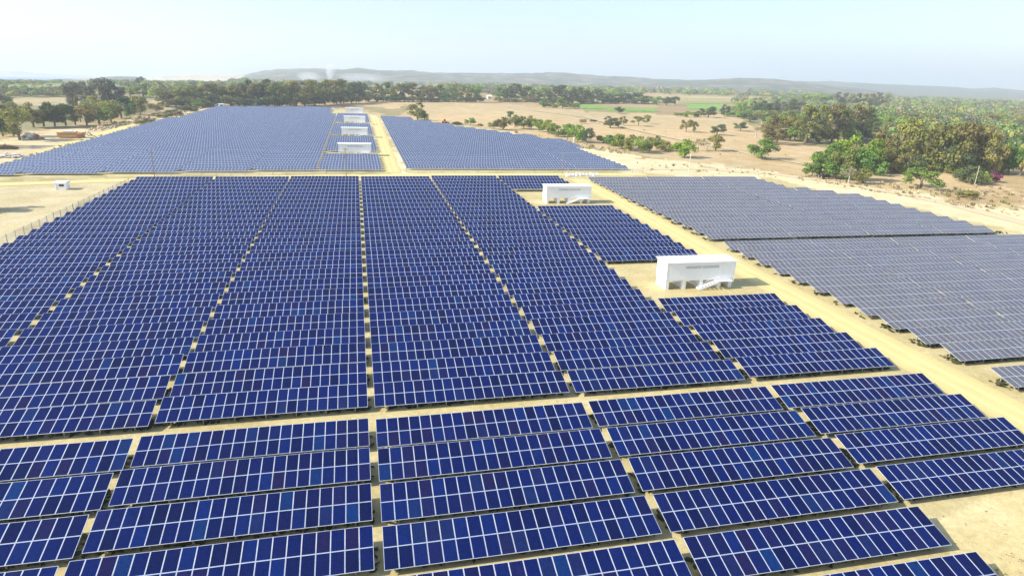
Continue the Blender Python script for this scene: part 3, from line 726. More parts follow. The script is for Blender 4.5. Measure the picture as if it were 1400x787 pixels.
def tree_meshes(shape, seed):
    """unit-height tree of unit width scale: (crown MB, trunk MB)"""
    global rng
    rng = np.random.default_rng(seed * 17 + len(shape)); cr, tk = MB(), MB(); cen = []
    if shape == 'round':
        for _ in range(19):
            a = rng.random() * 6.28; r = .36 * math.sqrt(rng.random()); z = rng.uniform(.16, .86)
            lim = 1 - ((z - .5) / .52) ** 2; cen.append((r * math.cos(a) * lim, r * math.sin(a) * lim, z, rng.uniform(.11, .2)))
        leaf_cloud(cr, cen, 2300, .046)
    elif shape == 'tall':
        for i in range(24):
            z = rng.uniform(.12, .93); w_ = .30 * (1 - abs(z - .5) ** 1.8 * 1.9); a = rng.random() * 6.28; r = w_ * rng.uniform(.2, 1)
            cen.append((r * math.cos(a), r * math.sin(a), z, rng.uniform(.07, .15)))
        cen.append((0, 0, .94, .06)); leaf_cloud(cr, cen, 2200, .042, .5)
    elif shape == 'wide':
        for _ in range(15):
            a = rng.random() * 6.28; r = .46 * math.sqrt(rng.random()); cen.append((r * math.cos(a), r * math.sin(a), .58 + rng.uniform(-.2, .22) - r * .5, rng.uniform(.12, .2)))
        leaf_cloud(cr, cen, 2200, .048, .4)
    elif shape == 'shrub':
        for _ in range(15):
            a = rng.random() * 6.28; r = .40 * math.sqrt(rng.random()); cen.append((r * math.cos(a), r * math.sin(a), .10 + rng.uniform(.05, .72) * (1.1 - r), rng.uniform(.14, .25)))
        leaf_cloud(cr, cen, 1700, .06)
    elif shape == 'bare':
        for _ in range(12):
            a = rng.random() * 6.28; r = .32 * math.sqrt(rng.random()); cen.append((r * math.cos(a), r * math.sin(a), rng.uniform(.4, .9), rng.uniform(.08, .16)))
        leaf_cloud(cr, cen, 420, .04)
    base = .035 if shape != 'shrub' else .03
    x = 0; pts = [Vector((0, 0, -.03)), Vector((rng.normal() * .02, rng.normal() * .02, .25)), Vector((rng.normal() * .04, rng.normal() * .04, .55))]
    tk.tube(pts[0], pts[1], base, base * .75, 7); tk.tube(pts[1], pts[2], base * .75, base * .4, 7)
    for c in cen[:9]:
        f = rng.uniform(.4, 1); st = pts[1].lerp(pts[2], f) if shape != 'shrub' else pts[0].lerp(pts[1], f)
        tk.tube(st, Vector(c[:3]), base * .32, base * .1, 4)
    return cr, tk
TC = {}
def tree_data(shape, seed, tone):
    k = (shape, seed)
    if k not in TC: TC[k] = {'g': tree_meshes(shape, seed)}
    d = TC[k]
    if tone not in d:
        d[tone] = d['g'][0].mesh('crown', [LM[tone]])
        if 'trunk' not in d: d['trunk'] = d['g'][1].mesh('trunk', [M['palebark' if shape == 'bare' else 'bark']])
    return d[tone], d['trunk']
def tree(px_, py_, top, wpx, tone, shape, label, group):
    p = at(px_, py_); s = depth(p) / F_PX; h = (py_ - top) * s * 1.03; w_ = wpx * s
    nm = {'shrub': 'shrub', 'tall': 'tall_tree', 'bare': 'dry_tree'}.get(shape, 'leafy_tree')
    cr, tk = tree_data(shape, random.randrange(3), tone)
    t = empty(nm, p, random.uniform(0, 6.28)); nat = {'round': .92, 'tall': .72, 'wide': 1.2, 'shrub': 1.05, 'bare': .85}[shape]
    t.scale = (w_ / nat, w_ / nat, h)
    tag(t, label, 'shrub' if shape == 'shrub' else 'tree', group)
    obj('crown', cr, t); obj('trunk', tk, t)
LOOK = {'olive': 'olive-green', 'dark': 'dark green', 'green': 'mid-green', 'bright': 'bright green', 'brown': 'brownish', 'pale': 'pale dry', 'grey': 'grey-green', 'pink': 'magenta-flowered'}
def clump(where, group, items):
    items = sorted(items)
    for i, it in enumerate(items):
        a, b, tp, ww, tone, shape = it
        kind = 'shrub' if shape == 'shrub' else 'tree'
        o_ = ORD[i + 1] if i < 30 else None
        if len(items) == 1: lb = f'{LOOK[tone]} {kind} {where}'
        elif o_ and i < 15: lb = f'{LOOK[tone]} {kind} {where}, {o_} from left'
        else: lb = f'{LOOK[tone]} {kind} {where}, {ORD[min(30, len(items) - i)]} from right'
        tree(a, b, tp, ww * (1.25 if shape == 'shrub' else 1.12), tone, shape, lb, group)
o, d, g, b, n, p_, gy = 'olive', 'dark', 'green', 'bright', 'brown', 'pale', 'grey'
clump('in the thicket on the left behind the heaps', 'trees of the left thicket', [
    (27, 191, 147, 42, o, 'round'), (4, 186, 141, 34, o, 'round'), (-14, 200, 150, 40, d, 'round'), (46, 173, 141, 32, o, 'round'), (60, 172, 142, 32, d, 'round'), (75, 172, 140, 32, d, 'round'),
    (90, 171, 142, 30, d, 'round'), (103, 170, 145, 28, o, 'round'), (119, 171, 144, 30, n, 'round'), (136, 169, 140, 36, g, 'round'), (152, 166, 137, 30, o, 'round'), (166, 161, 131, 30, d, 'round'),
    (178, 162, 140, 14, g, 'round'), (192, 157, 131, 24, n, 'round'), (184, 156, 133, 22, o, 'tall'), (110, 166, 134, 14, n, 'tall')])
clump('standing tall behind the left thicket', 'tall trees behind the left thicket', [(104, 149, 112, 28, gy, 'round'), (122, 145, 112, 26, gy, 'round'), (143, 144, 107, 36, gy, 'round'), (160, 144, 111, 32, gy, 'round'), (127, 154, 130, 26, o, 'round'),
    (4, 150, 131, 26, d, 'round'), (16, 152, 138, 20, o, 'round'), (192, 119, 105, 13, d, 'round')])
clump('in the small green grove left of the tree belt', 'grove left of the tree belt', [(178, 131, 118, 24, b, 'round'), (196, 132, 118, 26, g, 'round'), (214, 133, 119, 24, b, 'round'), (205, 126, 114, 24, g, 'round')])
belt = []
for a, tp, tone in ((222, 122, o), (238, 119, gy), (252, 117, o), (268, 117, o), (284, 116, n), (300, 115, o), (315, 114, o), (328, 116, n), (341, 112, d), (354, 113, n), (366, 112, d), (379, 112, o), (392, 113, n),
                    (404, 113, o), (417, 112, n), (430, 112, o), (443, 111, o), (455, 111, n), (467, 111, o), (479, 112, d), (491, 112, d)):
    belt.append((a + random.uniform(-2, 2), np.interp(a, [222, 345, 400, 440, 491], [143, 145, 145.5, 143, 139]) + random.uniform(-1, 1), tp + random.uniform(-1.5, 1.5), random.uniform(24, 32), tone, random.choice(('round', 'tall', 'round'))))
belt += [(a + random.uniform(-4, 4), np.interp(a, [215, 345, 400, 440, 491], [138, 139, 139, 137, 134]), np.interp(a, [215, 345, 490], [118, 113, 112]) + random.uniform(-1, 2), random.uniform(24, 30), random.choice((o, n, d, gy)), 'round') for a in range(300, 490, 17)]
clump('in the tall tree belt behind the far-left block', 'tall tree belt', belt)
front = [(a + random.uniform(-3, 3), np.interp(a, [225, 300, 400, 490], [146, 146, 146.5, 140]), np.interp(a, [225, 300, 490], [134, 131, 126]) + random.uniform(-3, 3), random.uniform(18, 26), random.choice((d, d, o, n)), random.choice(('round', 'shrub'))) for a in range(225, 492, 13)]
clump('in the lower front of the tall tree belt', 'front of the tall tree belt', front)
clump('in the scrub left of the far hut', 'scrub left of the far hut', [(214, 152, 138, 18, n, 'shrub'), (226, 161, 151, 20, n, 'shrub'), (240, 158, 148, 18, n, 'shrub'), (252, 152, 143, 20, d, 'shrub'), (262, 152, 146, 16, n, 'shrub'), (270, 147, 138, 16, g, 'shrub'), (283, 145, 137, 18, d, 'shrub'), (206, 168, 160, 16, n, 'shrub'), (192, 170, 162, 14, n, 'shrub')])
b2 = []
for a, tp, tone in ((504, 119, g), (516, 115, o), (528, 114, g), (541, 114, o), (553, 115, d), (565, 116, n), (577, 116, o), (589, 117, n), (601, 116, d), (613, 118, g), (625, 117, n), (638, 119, o), (650, 118, g), (682, 120, g), (694, 118, d), (706, 116, d), (719, 119, d), (731, 123, g), (743, 122, g), (756, 119, d), (769, 118, d), (782, 119, d)):
    b2.append((a, np.interp(a, [500, 700, 790], [138, 138, 141]) + random.uniform(-.8, .8), tp + random.uniform(-1, 1), random.uniform(19, 25), tone, random.choice(('round', 'tall', 'round'))))
clump('in the tree line behind the tan field', 'tree line behind the tan field', b2)
clump('low under the tree line behind the tan field', 'undergrowth of the tree line', [(a + random.uniform(-4, 4), np.interp(a, [500, 700, 790], [138.6, 138.8, 141.5]), np.interp(a, [500, 790], [130, 132]) + random.uniform(-2, 2), random.uniform(14, 22), random.choice((d, o, g, n)), 'shrub') for a in list(range(500, 660, 11)) + list(range(684, 800, 12))])
clump('before the tree line at the end of the tan field', 'bushes at the end of the tan field', [(742, 147, 137, 12, g, 'shrub'), (756, 147.5, 139, 13, o, 'shrub'), (769, 148.5, 133, 19, g, 'round'), (785, 148, 138, 15, g, 'shrub')])
clump('in the dark wood behind the green crops', 'dark wood behind the green crops', [(a, 140.5 + random.uniform(-.6, .6), tp, 24, tone, 'round') for a, tp, tone in ((797, 120, d), (811, 121, d), (825, 124, d), (838, 125, g), (851, 126, d), (864, 127, d), (877, 127, d))] +
      [(886, 141.5, 132, 16, g, 'round'), (898, 143, 132, 18, g, 'round'), (911, 143.5, 132, 18, d, 'round'), (923, 143, 132, 14, d, 'round')])
clump('low under the dark wood behind the green crops', 'undergrowth of the dark wood', [(a + random.uniform(-3, 3), 141.2, 133 + random.uniform(-2, 2), 17, random.choice((d, d, g)), 'shrub') for a in range(800, 880, 11)])
clump('standing in the dry field', 'trees in the dry field', [(834, 174, 159, 23, d, 'round'), (845, 173.5, 165, 9, o, 'round'), (852, 170, 159, 13, o, 'round'), (873, 171, 157, 24, o, 'wide'), (884, 168, 157, 11, o, 'round'), (797, 168, 161, 9, n, 'shrub'), (811, 167, 162, 9, n, 'shrub'),
      (846, 154, 146, 13, d, 'shrub'), (938, 180, 159, 18, o, 'wide'), (949, 181, 166, 10, o, 'round'), (980, 184, 169, 21, d, 'round'), (968, 160.5, 145, 25, d, 'round'), (990, 159, 143, 15, d, 'round'), (930, 158.5, 152, 16, g, 'shrub'), (939, 160, 152, 12, b, 'shrub'), (954, 160, 152, 18, o, 'shrub')])
clump('in the hedge nearest the far-right block', 'left hedge', [(675, 175, 163, 15, o, 'shrub'), (688, 176, 160, 20, n, 'shrub'), (698, 161.5, 152, 11, d, 'round'), (704, 174, 157, 16, o, 'shrub'), (716, 175, 155, 18, o, 'shrub'), (726, 175, 158, 14, o, 'shrub'), (737, 179, 163, 20, b, 'shrub'),
      (750, 183, 164, 22, b, 'shrub'), (763, 186, 168, 22, g, 'shrub'), (776, 190, 169, 20, g, 'round'), (789, 193, 170, 22, b, 'shrub'), (801, 195, 174, 20, d, 'round')])
clump('in the long hedge in front of the dry field', 'long hedge', [(825, 195, 182, 18, o, 'shrub'), (838, 199, 180, 22, g, 'shrub'), (850, 203, 179, 24, b, 'shrub'), (862, 206, 184, 22, o, 'shrub'), (875, 209, 186, 22, g, 'shrub'), (888, 207, 187, 20, o, 'shrub'), (897, 204, 185, 16, g, 'shrub'), (910, 206, 190, 18, o, 'shrub'),
      (923, 206, 193, 14, g, 'shrub'), (935, 215, 190, 28, b, 'shrub'), (954, 206, 189, 22, n, 'bare'), (966, 205, 188, 20, n, 'bare'), (978, 206, 184, 22, o, 'round')])
clump('behind the top corner of the far-right block', 'bushes behind the far-right block', [(571, 164, 140, 26, o, 'round'), (556, 156, 143, 18, o, 'bare'), (580, 164, 149, 12, g, 'shrub')])
clump('low on the tan field beside the loader', 'low bushes by the loader', [(624, 171, 165, 14, d, 'shrub'), (643, 170, 159, 13, g, 'shrub'), (657, 173, 168, 7, n, 'shrub')])
clump('with a round crown standing alone by the footpath', 'lone tree', [(1041, 217, 188, 40, g, 'round')])
clump('in the brown grove behind the lone round tree', 'brown grove', [(1012, 178, 166, 20, d, 'round'), (1025, 166, 154, 24, d, 'round'), (1034, 188, 166, 24, p_, 'bare'), (1048, 184, 163, 24, o, 'round'), (1062, 196, 160, 34, n, 'tall'), (1080, 190, 158, 26, o, 'round'), (1100, 195, 147, 34, o, 'tall'), (1120, 194, 147, 30, o, 'tall'),
      (1137, 193, 146, 30, n, 'tall'), (1152, 192, 149, 30, o, 'tall'), (1168, 189, 147, 32, n, 'tall'), (1183, 187, 149, 24, n, 'tall'), (1176, 192, 160, 26, d, 'round')])
clump('in the dark copse at the end of the crops', 'dark copse', [(1006, 157, 141, 18, b, 'round'), (1018, 156, 140, 20, g, 'round'), (1032, 156, 139, 20, d, 'round'), (1046, 158, 138, 22, d, 'round'), (1062, 158, 136, 22, gy, 'round'), (1078, 156, 134, 22, d, 'round'), (1090, 154, 137, 18, gy, 'round')])
clump('in the bright clump before the far plain', 'bright clump', [(1094, 141, 129, 20, b, 'round'), (1106, 142, 128, 24, b, 'round'), (1120, 142, 128, 22, b, 'round'), (1131, 142, 131, 14, g, 'round')])
clump('in the row of slim brown trees far back', 'slim brown row', [(1143 + i * 9.5, 146 + i * .3, 127 + random.uniform(-1, 2) + i * .2, 12, random.choice((n, n, gy)), 'tall') for i in range(8)])
clump('in the leafy group beside the right-hand field', 'near right group', [(1142, 243, 214, 34, g, 'shrub'), (1192, 238, 206, 30, g, 'shrub'), (1110, 240, 214, 22, g, 'shrub'), (1120, 240, 200, 34, g, 'round'), (1131, 236, 193, 40, g, 'round'), (1150, 244, 196, 36, o, 'round'), (1155, 234, 186, 44, b, 'round'), (1171, 246, 203, 40, g, 'round'), (1183, 236, 188, 34, b, 'round'), (1160, 250, 226, 30, p_, 'bare'), (1178, 250, 230, 22, o, 'shrub')])
clump('in the tall brown-leaved wood at right', 'brown-leaved wood', [(1197, 231, 177, 36, n, 'round'), (1212, 233, 184, 30, o, 'round'), (1224, 230, 172, 36, o, 'tall'), (1241, 226, 166, 34, o, 'tall'), (1258, 228, 170, 40, n, 'round'), (1274, 233, 172, 46, o, 'round'), (1292, 236, 167, 52, n, 'round'), (1312, 235, 166, 50, n, 'round'), (1333, 236, 172, 46, n, 'round'), (1350, 238, 180, 36, o, 'round'),
      (1218, 236, 204, 28, n, 'round'), (1305, 238, 195, 36, d, 'round')])
clump('before the tall brown wood', 'shrubs before the brown wood', [(1260, 256, 223, 60, g, 'wide'), (1318, 246, 228, 24, g, 'shrub'), (1327, 250, 221, 32, d, 'shrub'), (1342, 251, 226, 20, g, 'shrub'), (1357, 248, 235, 18, 'pink', 'shrub'), (1320, 269, 256, 25, o, 'shrub')])
clump('low in front of the brown-leaved wood', 'undergrowth of the brown-leaved wood', [(a + random.uniform(-4, 4), 232 + random.uniform(-3, 5), 213 + random.uniform(-4, 4), 26, random.choice((g, o, o, d)), 'shrub') for a in range(1196, 1372, 14)])
clump('low between the brown grove trunks', 'undergrowth of the brown grove', [(a + random.uniform(-4, 4), 191 + random.uniform(-3, 3), 176 + random.uniform(-3, 3), 22, random.choice((g, o, o, d)), 'shrub') for a in range(1054, 1192, 12)])
clump('in the green belt behind the brown grove', 'green belt behind the brown grove', [(a + random.uniform(-5, 5), 171 + random.uniform(-5, 5), 153 + random.uniform(-3, 3), 24, random.choice((g, g, o, b, d)), random.choice(('round', 'shrub'))) for a in range(1046, 1200, 9)])
clump('along the near edge of the dark copse', 'bushes by the dark copse', [(a + random.uniform(-3, 3), 160 + random.uniform(-2, 4), 149 + random.uniform(-2, 3), 18, random.choice((g, o, b, d)), 'shrub') for a in range(1000, 1100, 10)])
clump('at the right edge of the wood', 'right edge trees', [(1378, 236, 196, 30, b, 'round'), (1394, 240, 190, 40, g, 'round'), (1412, 246, 196, 36, n, 'round'), (1352, 218, 178, 24, p_, 'bare'), (1368, 212, 185, 26, d, 'round')])
# the wooded plain on the right: the nearest trees one by one
wood = []
random.seed(11)
for yy, cnt in ((206, 7), (198, 9), (190, 11), (182, 12), (175, 13), (168, 14)):
    for i in range(cnt):
        a = 1190 + (i + random.uniform(.1, .9)) * 225 / cnt
        if yy > 185 and a < 1230: continue
        hh = random.uniform(14, 22) * (yy - 100) / 90
        wood.append((a, yy + random.uniform(-3, 3), yy - hh - random.uniform(-2, 2), hh * random.uniform(1.0, 1.5), random.choice((g, o, g, o, d, b, n, gy)), random.choice(('round', 'round', 'wide'))))
rowsw = {}
for it in wood: rowsw.setdefault(round(it[1] / 9), []).append(it)
for j, k in enumerate(sorted(rowsw, reverse=True)):
    clump(f'in the wooded plain at right, {ORD[j + 1]} rank back', 'trees of the wooded plain', rowsw[k])
tree(-38, 288, 232, 60, 'dark', 'round', 'dark tree just left of the bare ground, throwing its shadow onto it', 'tree at the left edge')

# far woods: one mass nobody could count
fw = MB(); random.seed(5); rng = np.random.default_rng(5)
cols_ = ['dark', 'green', 'olive', 'grey', 'bright', 'brown']
def far_tree(px_, py_, h, w_):
    p = at(px_, py_); mi = random.choice((0, 0, 1, 1, 1, 2, 2, 2, 3, 3, 3, 5)); nq = 64; hh = h * random.uniform(.7, 1.3); ww = w_ * random.uniform(.7, 1.4); tone = random.random() * .6
    for _ in range(nq):
        dd = rng.normal(size=3); dd[2] = abs(dd[2]) * 1.1 - .35; dd /= np.linalg.norm(dd); c_ = p + np.array([dd[0] * ww / 2, dd[1] * ww / 2, hh * .5 + dd[2] * hh * .5]) * np.array([1, 1, 1]) * 1.0
        nrm = Vector(dd + rng.normal(size=3) * .4).normalized(); u = nrm.orthogonal().normalized(); v = nrm.cross(u); s_ = ww * .2 * rng.uniform(.6, 1.3); C_ = Vector(c_)
        fw.face([C_ - u * s_ * .5, C_ - v * s_ * .5, C_ + u * s_ * .5, C_ + v * s_ * .5], mi, None, min(1, tone + .4 * rng.random() + .01))
def scatter(poly, n_, h, w_, keep=None):
    P_ = np.array(poly); k = 0
    while k < n_:
        a, b_ = random.uniform(P_[:, 0].min(), P_[:, 0].max()), random.uniform(P_[:, 1].min(), P_[:, 1].max())
        if inpoly(np.array([a]), np.array([b_]), poly)[0]: far_tree(a, b_, h, w_); k += 1
scatter([(1000, 136), (1100, 140), (1400, 150), (1450, 168), (1190, 168), (1095, 152), (1000, 146)], 420, 8, 10)
scatter([(1190, 168), (1450, 168), (1450, 205), (1220, 190)], 260, 8, 9)
scatter([(1060, 131), (1250, 136), (1450, 141), (1450, 152), (1060, 142)], 520, 8, 13)
scatter([(1000, 150), (1090, 147), (1200, 156), (1200, 172), (1090, 165), (1000, 158)], 120, 6, 9)
scatter([(1190, 178), (1450, 182), (1450, 215), (1370, 214), (1220, 196)], 120, 6, 8)
scatter([(600, 119), (760, 120), (900, 127), (1060, 130), (1060, 134), (900, 129), (600, 126)], 520, 9, 15)
scatter([(620, 124), (790, 122), (800, 134), (640, 132)], 100, 9, 11)
scatter([(300, 109), (600, 112), (900, 120), (1100, 126), (1100, 131), (880, 126), (600, 120), (300, 116)], 420, 10, 18)
scatter([(150, 112), (330, 112), (330, 121), (170, 120)], 260, 4.5, 9)
scatter([(-30, 112.5), (85, 112), (85, 114), (-30, 117)], 200, 3.2, 7)
scatter([(-30, 126), (115, 126), (115, 132), (-30, 133)], 150, 4.5, 7)
scatter([(200, 124), (330, 120), (330, 130), (205, 136)], 60, 9, 9)
scatter([(-30, 117), (110, 117), (110, 127), (-30, 128)], 30, 3, 5)
tag(obj('far_woodland', fw.mesh('far_woodland', [LM[c_] for c_ in cols_])), 'hazy green woodland covering the far plain below the hills', 'woodland', kind='stuff')
# dry tufts scattered on the rough strips
tf = MB(); random.seed(9); rng = np.random.default_rng(9)
def tufts(poly, n_, s0):
    P_ = np.array(poly); k = 0
    while k < n_:
        a, b_ = random.uniform(P_[:, 0].min(), P_[:, 0].max()), random.uniform(P_[:, 1].min(), P_[:, 1].max())
        if not inpoly(np.array([a]), np.array([b_]), poly)[0]: continue
        k += 1; p = at(a, b_); s_ = s0 * random.uniform(.4, 1.5); mi = random.choice((0, 0, 0, 1, 1, 2)); tn = random.random()
        for _ in range(9):
            an = random.uniform(0, 6.28); r_ = s_ * random.uniform(.1, .8); c_ = Vector((p[0] + r_ * math.cos(an), p[1] + r_ * math.sin(an), p[2] - .03)); hd = Vector((math.cos(an) * .4, math.sin(an) * .4, 1)) * s_ * random.uniform(.4, .9); sd = Vector((-math.sin(an), math.cos(an), 0)) * s_ * .25
            tf.face([c_ - sd, c_ + sd, c_ + hd + sd * .5, c_ + hd - sd * .5], mi, None, max(.01, tn))
tufts([(870, 222), (1000, 226), (1110, 240), (1100, 247), (1010, 238), (880, 236)], 70, .6)
tufts([(1100, 240), (1250, 258), (1400, 285), (1400, 298), (1230, 268), (1100, 248)], 120, .7)
tufts([(1180, 248), (1400, 258), (1400, 282), (1290, 268)], 90, .8)
tufts([(690, 178), (800, 196), (860, 208), (850, 212), (780, 200), (690, 186)], 110, .9)
tufts([(0, 345), (60, 316), (150, 272), (180, 256), (182, 262), (150, 280), (60, 326), (0, 356)], 220, .35)
tufts([(0, 225), (150, 181), (300, 147), (300, 150), (150, 187), (0, 231)], 200, .7)
tufts([(130, 178), (210, 166), (290, 146), (280, 142), (200, 158), (130, 172)], 160, 1.0)
tufts([(1270, 692), (1400, 672), (1500, 760), (1400, 800), (1330, 780)], 60, .12)
tufts([(250, 245), (500, 238), (500, 240), (250, 247)], 40, .3)
tufts([(650, 150), (1000, 165), (1090, 215), (1000, 215), (800, 180)], 40, .6)
wd = MB(); rng = np.random.default_rng(77)  # dark weed leaves added under the tables to blacken their shadow strips
def shade_weeds(X, Y, hw, n_):
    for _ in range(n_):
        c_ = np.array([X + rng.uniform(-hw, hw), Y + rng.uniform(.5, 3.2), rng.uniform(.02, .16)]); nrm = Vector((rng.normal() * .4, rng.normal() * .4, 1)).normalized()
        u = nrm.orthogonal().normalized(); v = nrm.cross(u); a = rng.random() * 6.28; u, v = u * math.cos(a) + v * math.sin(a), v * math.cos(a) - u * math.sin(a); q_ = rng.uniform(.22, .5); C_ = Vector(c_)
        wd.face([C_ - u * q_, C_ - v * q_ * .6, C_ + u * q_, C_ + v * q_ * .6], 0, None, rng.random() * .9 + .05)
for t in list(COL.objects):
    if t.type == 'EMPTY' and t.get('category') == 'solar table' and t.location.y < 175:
        shade_weeds(t.location.x, t.location.y, W / 2 - .1, 420 if t.location.y < 75 else 160)
tag(obj('shade_weeds', wd.mesh('shade_weeds', [LM['shade_weed']])), 'dark low leaves added under the solar tables to deepen their shade', 'shade_weeds', kind='stuff')
tag(obj('dry_grass', tf.mesh('dry_grass', [LM['straw'], LM['pale'], LM['olive']])), 'tufts of dry grass along the verges and the sandy strips', 'grass', kind='stuff')

# ---------------------------------------------------------------- hills, sea
def ridge(name, prof, Dp, near, farr, colr, label, seed):
    """a range of hills: profile of crest heights (pixel columns and rows) at distance Dp, falling to the plain in front and behind"""
    xs = np.linspace(prof[0][0], prof[-1][0], 260); ys = np.interp(xs, [q_[0] for q_ in prof], [q_[1] + (.8 if name.endswith('hills') else 0) for q_ in prof])
    rows_ = 26; V = []; r_ = np.random.default_rng(seed)
    for j in range(rows_):
        t = j / (rows_ - 1); Dj = near + (farr - near) * t; f = math.exp(-((Dj - Dp) / ((Dp - near) * .55 if Dj < Dp else (farr - Dp) * .5)) ** 2)
        for i, (a, yy) in enumerate(zip(xs, ys)):
            dr = ray(a, yy); dr = dr / math.hypot(dr[0], dr[1]); x, y = dr[0] * Dj, dr[1] * Dj
            crest = HC + dr[2] * Dp - level(dr[0] * Dp, dr[1] * Dp)
            nzv = float(vnoise(np.array(x), np.array(y), 260, seed)) - .5
            V.append((x, y, float(terrain(x, y)) - 6 + max(0, crest + 6) * f * (1 + (.5 * nzv if abs(Dj - Dp) > 100 else .12 * nzv) + .07 * (float(vnoise(np.array(x), np.array(y), 30, seed)) - .5))))
    Fc = [(j * 260 + i, j * 260 + i + 1, (j + 1) * 260 + i + 1, (j + 1) * 260 + i) for j in range(rows_ - 1) for i in range(259)]
    me = bpy.data.meshes.new(name); me.from_pydata(V, [], Fc); me.polygons.foreach_set('use_smooth', [True] * len(Fc))
    mt, nt, N, L, B = mat(name + '_cover'); geo = N.new('ShaderNodeNewGeometry')
    rr_ = ramp(N, [(.42, colr[0]), (.5, colr[1]), (.60, colr[2])]); L.new(noise(N, L, .012, 9, geo.outputs['Position'], .75), rr_.inputs[0]); L.new(rr_.outputs[0], B.inputs['Base Color']); B.inputs['Roughness'].default_value = 1
    me.materials.append(mt); tag(obj(name, me), label, 'hills', kind='structure')
HC1 = ((.03, .06, .025), (.075, .085, .04), (.27, .20, .13))
ridge('hills', [(296, 109), (318, 106), (338, 102), (357, 98.5), (380, 96), (430, 95), (470, 95.5), (490, 94), (520, 96.5), (560, 96), (590, 99), (640, 100), (690, 99.5), (735, 99.5), (800, 101.5), (850, 105), (900, 107.5), (980, 108.5), (1060, 109), (1100, 112), (1150, 117), (1220, 125)], 3600, 1900, 5200, HC1, 'long low scrub hills along the horizon', 21)
ridge('far_hills', [(820, 122), (860, 117), (900, 111), (980, 109), (1040, 109), (1110, 110), (1170, 112), (1220, 114.5), (1290, 118), (1330, 120), (1360, 119), (1385, 121), (1450, 125), (1600, 130)], 5600, 3600, 7600, ((.05, .08, .04), (.08, .10, .05), (.14, .13, .08)), 'blue hazy hills behind the wooded plain at right', 22)
ridge('headland', [(-160, 100), (-40, 98), (10, 97.5), (28, 98), (45, 100.5), (75, 102), (110, 103.5), (150, 105)], 7000, 6000, 8200, ((.22, .18, .12), (.36, .29, .2), (.42, .34, .24)), 'bare sandy headland across the water at far left', 23)
ridge('coast_hill', [(120, 109), (140, 105), (160, 104), (185, 105), (200, 107)], 2500, 2000, 3000, ((.07, .09, .045), (.10, .11, .06), (.15, .14, .08)), 'low dark wooded rise near the coast at left', 24)
ridge('dunes', [(190, 107), (235, 103.5), (262, 102), (300, 103), (330, 103), (350, 106)], 3400, 2800, 4200, ((.5, .42, .3), (.55, .46, .33), (.3, .27, .16)), 'pale sand dunes on the coast left of the hills', 25)
ridge('shore_rise', [(60, 112), (90, 108.5), (120, 107.5), (150, 108), (180, 109.5)], 2900, 2500, 3400, ((.4, .32, .22), (.42, .34, .24), (.2, .19, .11)), 'tan shore rise behind the left trees', 26)
mb = MB(); pts = []
for a in np.linspace(-260, 215, 60):
    dr = ray(a, 110); dr = dr / math.hypot(dr[0], dr[1]); pts.append((dr, 1550 if a < 60 else np.interp(a, [60, 100, 215], [1550, 3000, 5200])))
for (d0, r0), (d1, r1) in zip(pts[:-1], pts[1:]):
    for f0, f1 in ((0, .1), (.1, .3), (.3, 1)):
        q4 = []
        for dr, rr_, ff in ((d0, r0, f0), (d1, r1, f0), (d1, r1, f1), (d0, r0, f1)):
            Dj = rr_ + (11600 - rr_) * ff; q4.append((dr[0] * Dj, dr[1] * Dj, level(dr[0] * Dj, dr[1] * Dj) + .8))
        mb.face(q4)
mt, nt, N, L, B = mat('sea_water'); B.inputs['Base Color'].default_value = (.05, .12, .17, 1); B.inputs['Roughness'].default_value = .25
geo = N.new('ShaderNodeNewGeometry'); bp = N.new('ShaderNodeBump'); bp.inputs['Strength'].default_value = .3; L.new(noise(N, L, .05, 4, geo.outputs['Position']), bp.inputs['Height']); L.new(bp.outputs[0], B.inputs['Normal'])
tag(obj('sea', mb.mesh('sea', [mt], True)), 'pale strip of sea on the horizon at far left', 'sea', kind='structure')

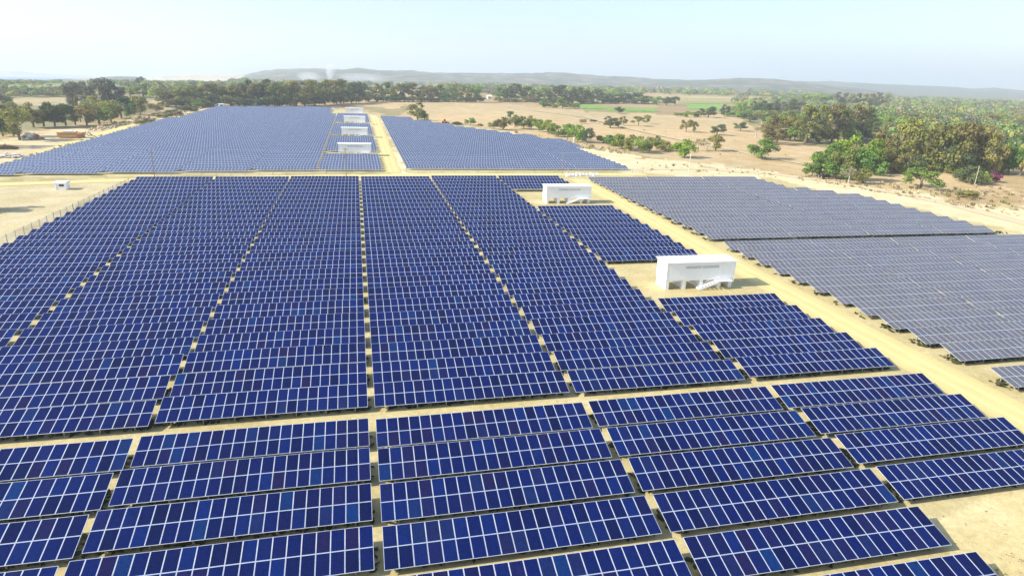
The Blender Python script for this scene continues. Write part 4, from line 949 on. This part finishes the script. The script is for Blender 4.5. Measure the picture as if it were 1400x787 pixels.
# ---------------------------------------------------------------- smoke and haze
def smoke(px_, base, top, wpx, dens, label, lean=0.0):
    p = at(px_, 116); p = p * 0 + np.array([*p[:2], p[2]]); s = depth(p) / F_PX
    bm = bmesh.new(); bmesh.ops.create_icosphere(bm, subdivisions=4, radius=1)
    z0 = HC + (ray(px_, base) / math.hypot(*ray(px_, base)[:2]))[2] * math.hypot(p[0], p[1]); z1 = z0 + (base - top) * s
    for v in bm.verts:
        k = .75 + .5 * float(vnoise(np.array(v.co.x * 2 + 9 * v.co.z), np.array(v.co.y * 2 + 5), 1.0, 31)); t_ = (v.co.z + 1) / 2
        v.co = Vector((v.co.x * wpx * s / 2 * k * (.6 + .6 * t_) + lean * t_ * s, v.co.y * wpx * s / 2 * k, (v.co.z + 1) / 2 * (z1 - z0)))
    me = bpy.data.meshes.new('smoke'); bm.to_mesh(me); bm.free()
    mt = bpy.data.materials.new('smoke_volume'); mt.use_nodes = True; N, L = mt.node_tree.nodes, mt.node_tree.links; N.remove(N['Principled BSDF'])
    pv = N.new('ShaderNodeVolumePrincipled'); pv.inputs['Color'].default_value = (.95, .96, .98, 1)
    tcs = N.new('ShaderNodeTexCoord'); mps = N.new('ShaderNodeVectorMath'); mps.operation = 'MULTIPLY_ADD'; L.new(tcs.outputs['Generated'], mps.inputs[0]); mps.inputs[1].default_value = (2, 2, 2); mps.inputs[2].default_value = (-1, -1, -1)
    ln = N.new('ShaderNodeVectorMath'); ln.operation = 'LENGTH'; L.new(mps.outputs[0], ln.inputs[0])
    fall = math_(N, L, 'MAXIMUM', math_(N, L, 'SUBTRACT', 1.0, ln.outputs['Value']), 0.0)
    nn = noise(N, L, 1.6, 3, tcs.outputs['Generated'], .6)
    dn = math_(N, L, 'MULTIPLY', fall, math_(N, L, 'MAXIMUM', math_(N, L, 'MULTIPLY_ADD', nn, 2.6, -.6), 0.0))
    L.new(math_(N, L, 'MULTIPLY', dn, 7.0 * dens / (wpx * s)), pv.inputs['Density']); L.new(pv.outputs[0], N['Material Output'].inputs['Volume'])
    me.materials.append(mt); tag(obj('smoke', me, None, (p[0], p[1], z0)), label, 'smoke', kind='stuff')
smoke(424, 113, 98, 40, .35, 'low white smoke drifting left of the rising plume before the hills')
smoke(449, 113, 83, 15, .6, 'thin white smoke plume rising above the hill crest', 8)
smoke(500, 114, 100, 90, .25, 'faint bluish smoke spread wide right of the plume before the hills')
mt = bpy.data.materials.new('haze_air'); mt.use_nodes = True; N, L = mt.node_tree.nodes, mt.node_tree.links; N.remove(N['Principled BSDF'])
pv = N.new('ShaderNodeVolumePrincipled'); pv.inputs['Color'].default_value = (.84, .92, 1, 1); pv.inputs['Density'].default_value = .00021; pv.inputs['Anisotropy'].default_value = .2; L.new(pv.outputs[0], N['Material Output'].inputs['Volume'])
zmin = float(GZ.min()) - 8
mb = MB(); mb.box(-12300, 12300, -12300, 12300, zmin, 320)
tag(obj('haze', mb.mesh('haze', [mt], True)), 'pale summer haze lying over the farm and the plain', 'haze', kind='stuff')
print('TABLES', NT[0], 'right-hand list', len(far_list), 'zmin', zmin, 'LA,LB', LA, LB, 'objects', len(bpy.data.objects))
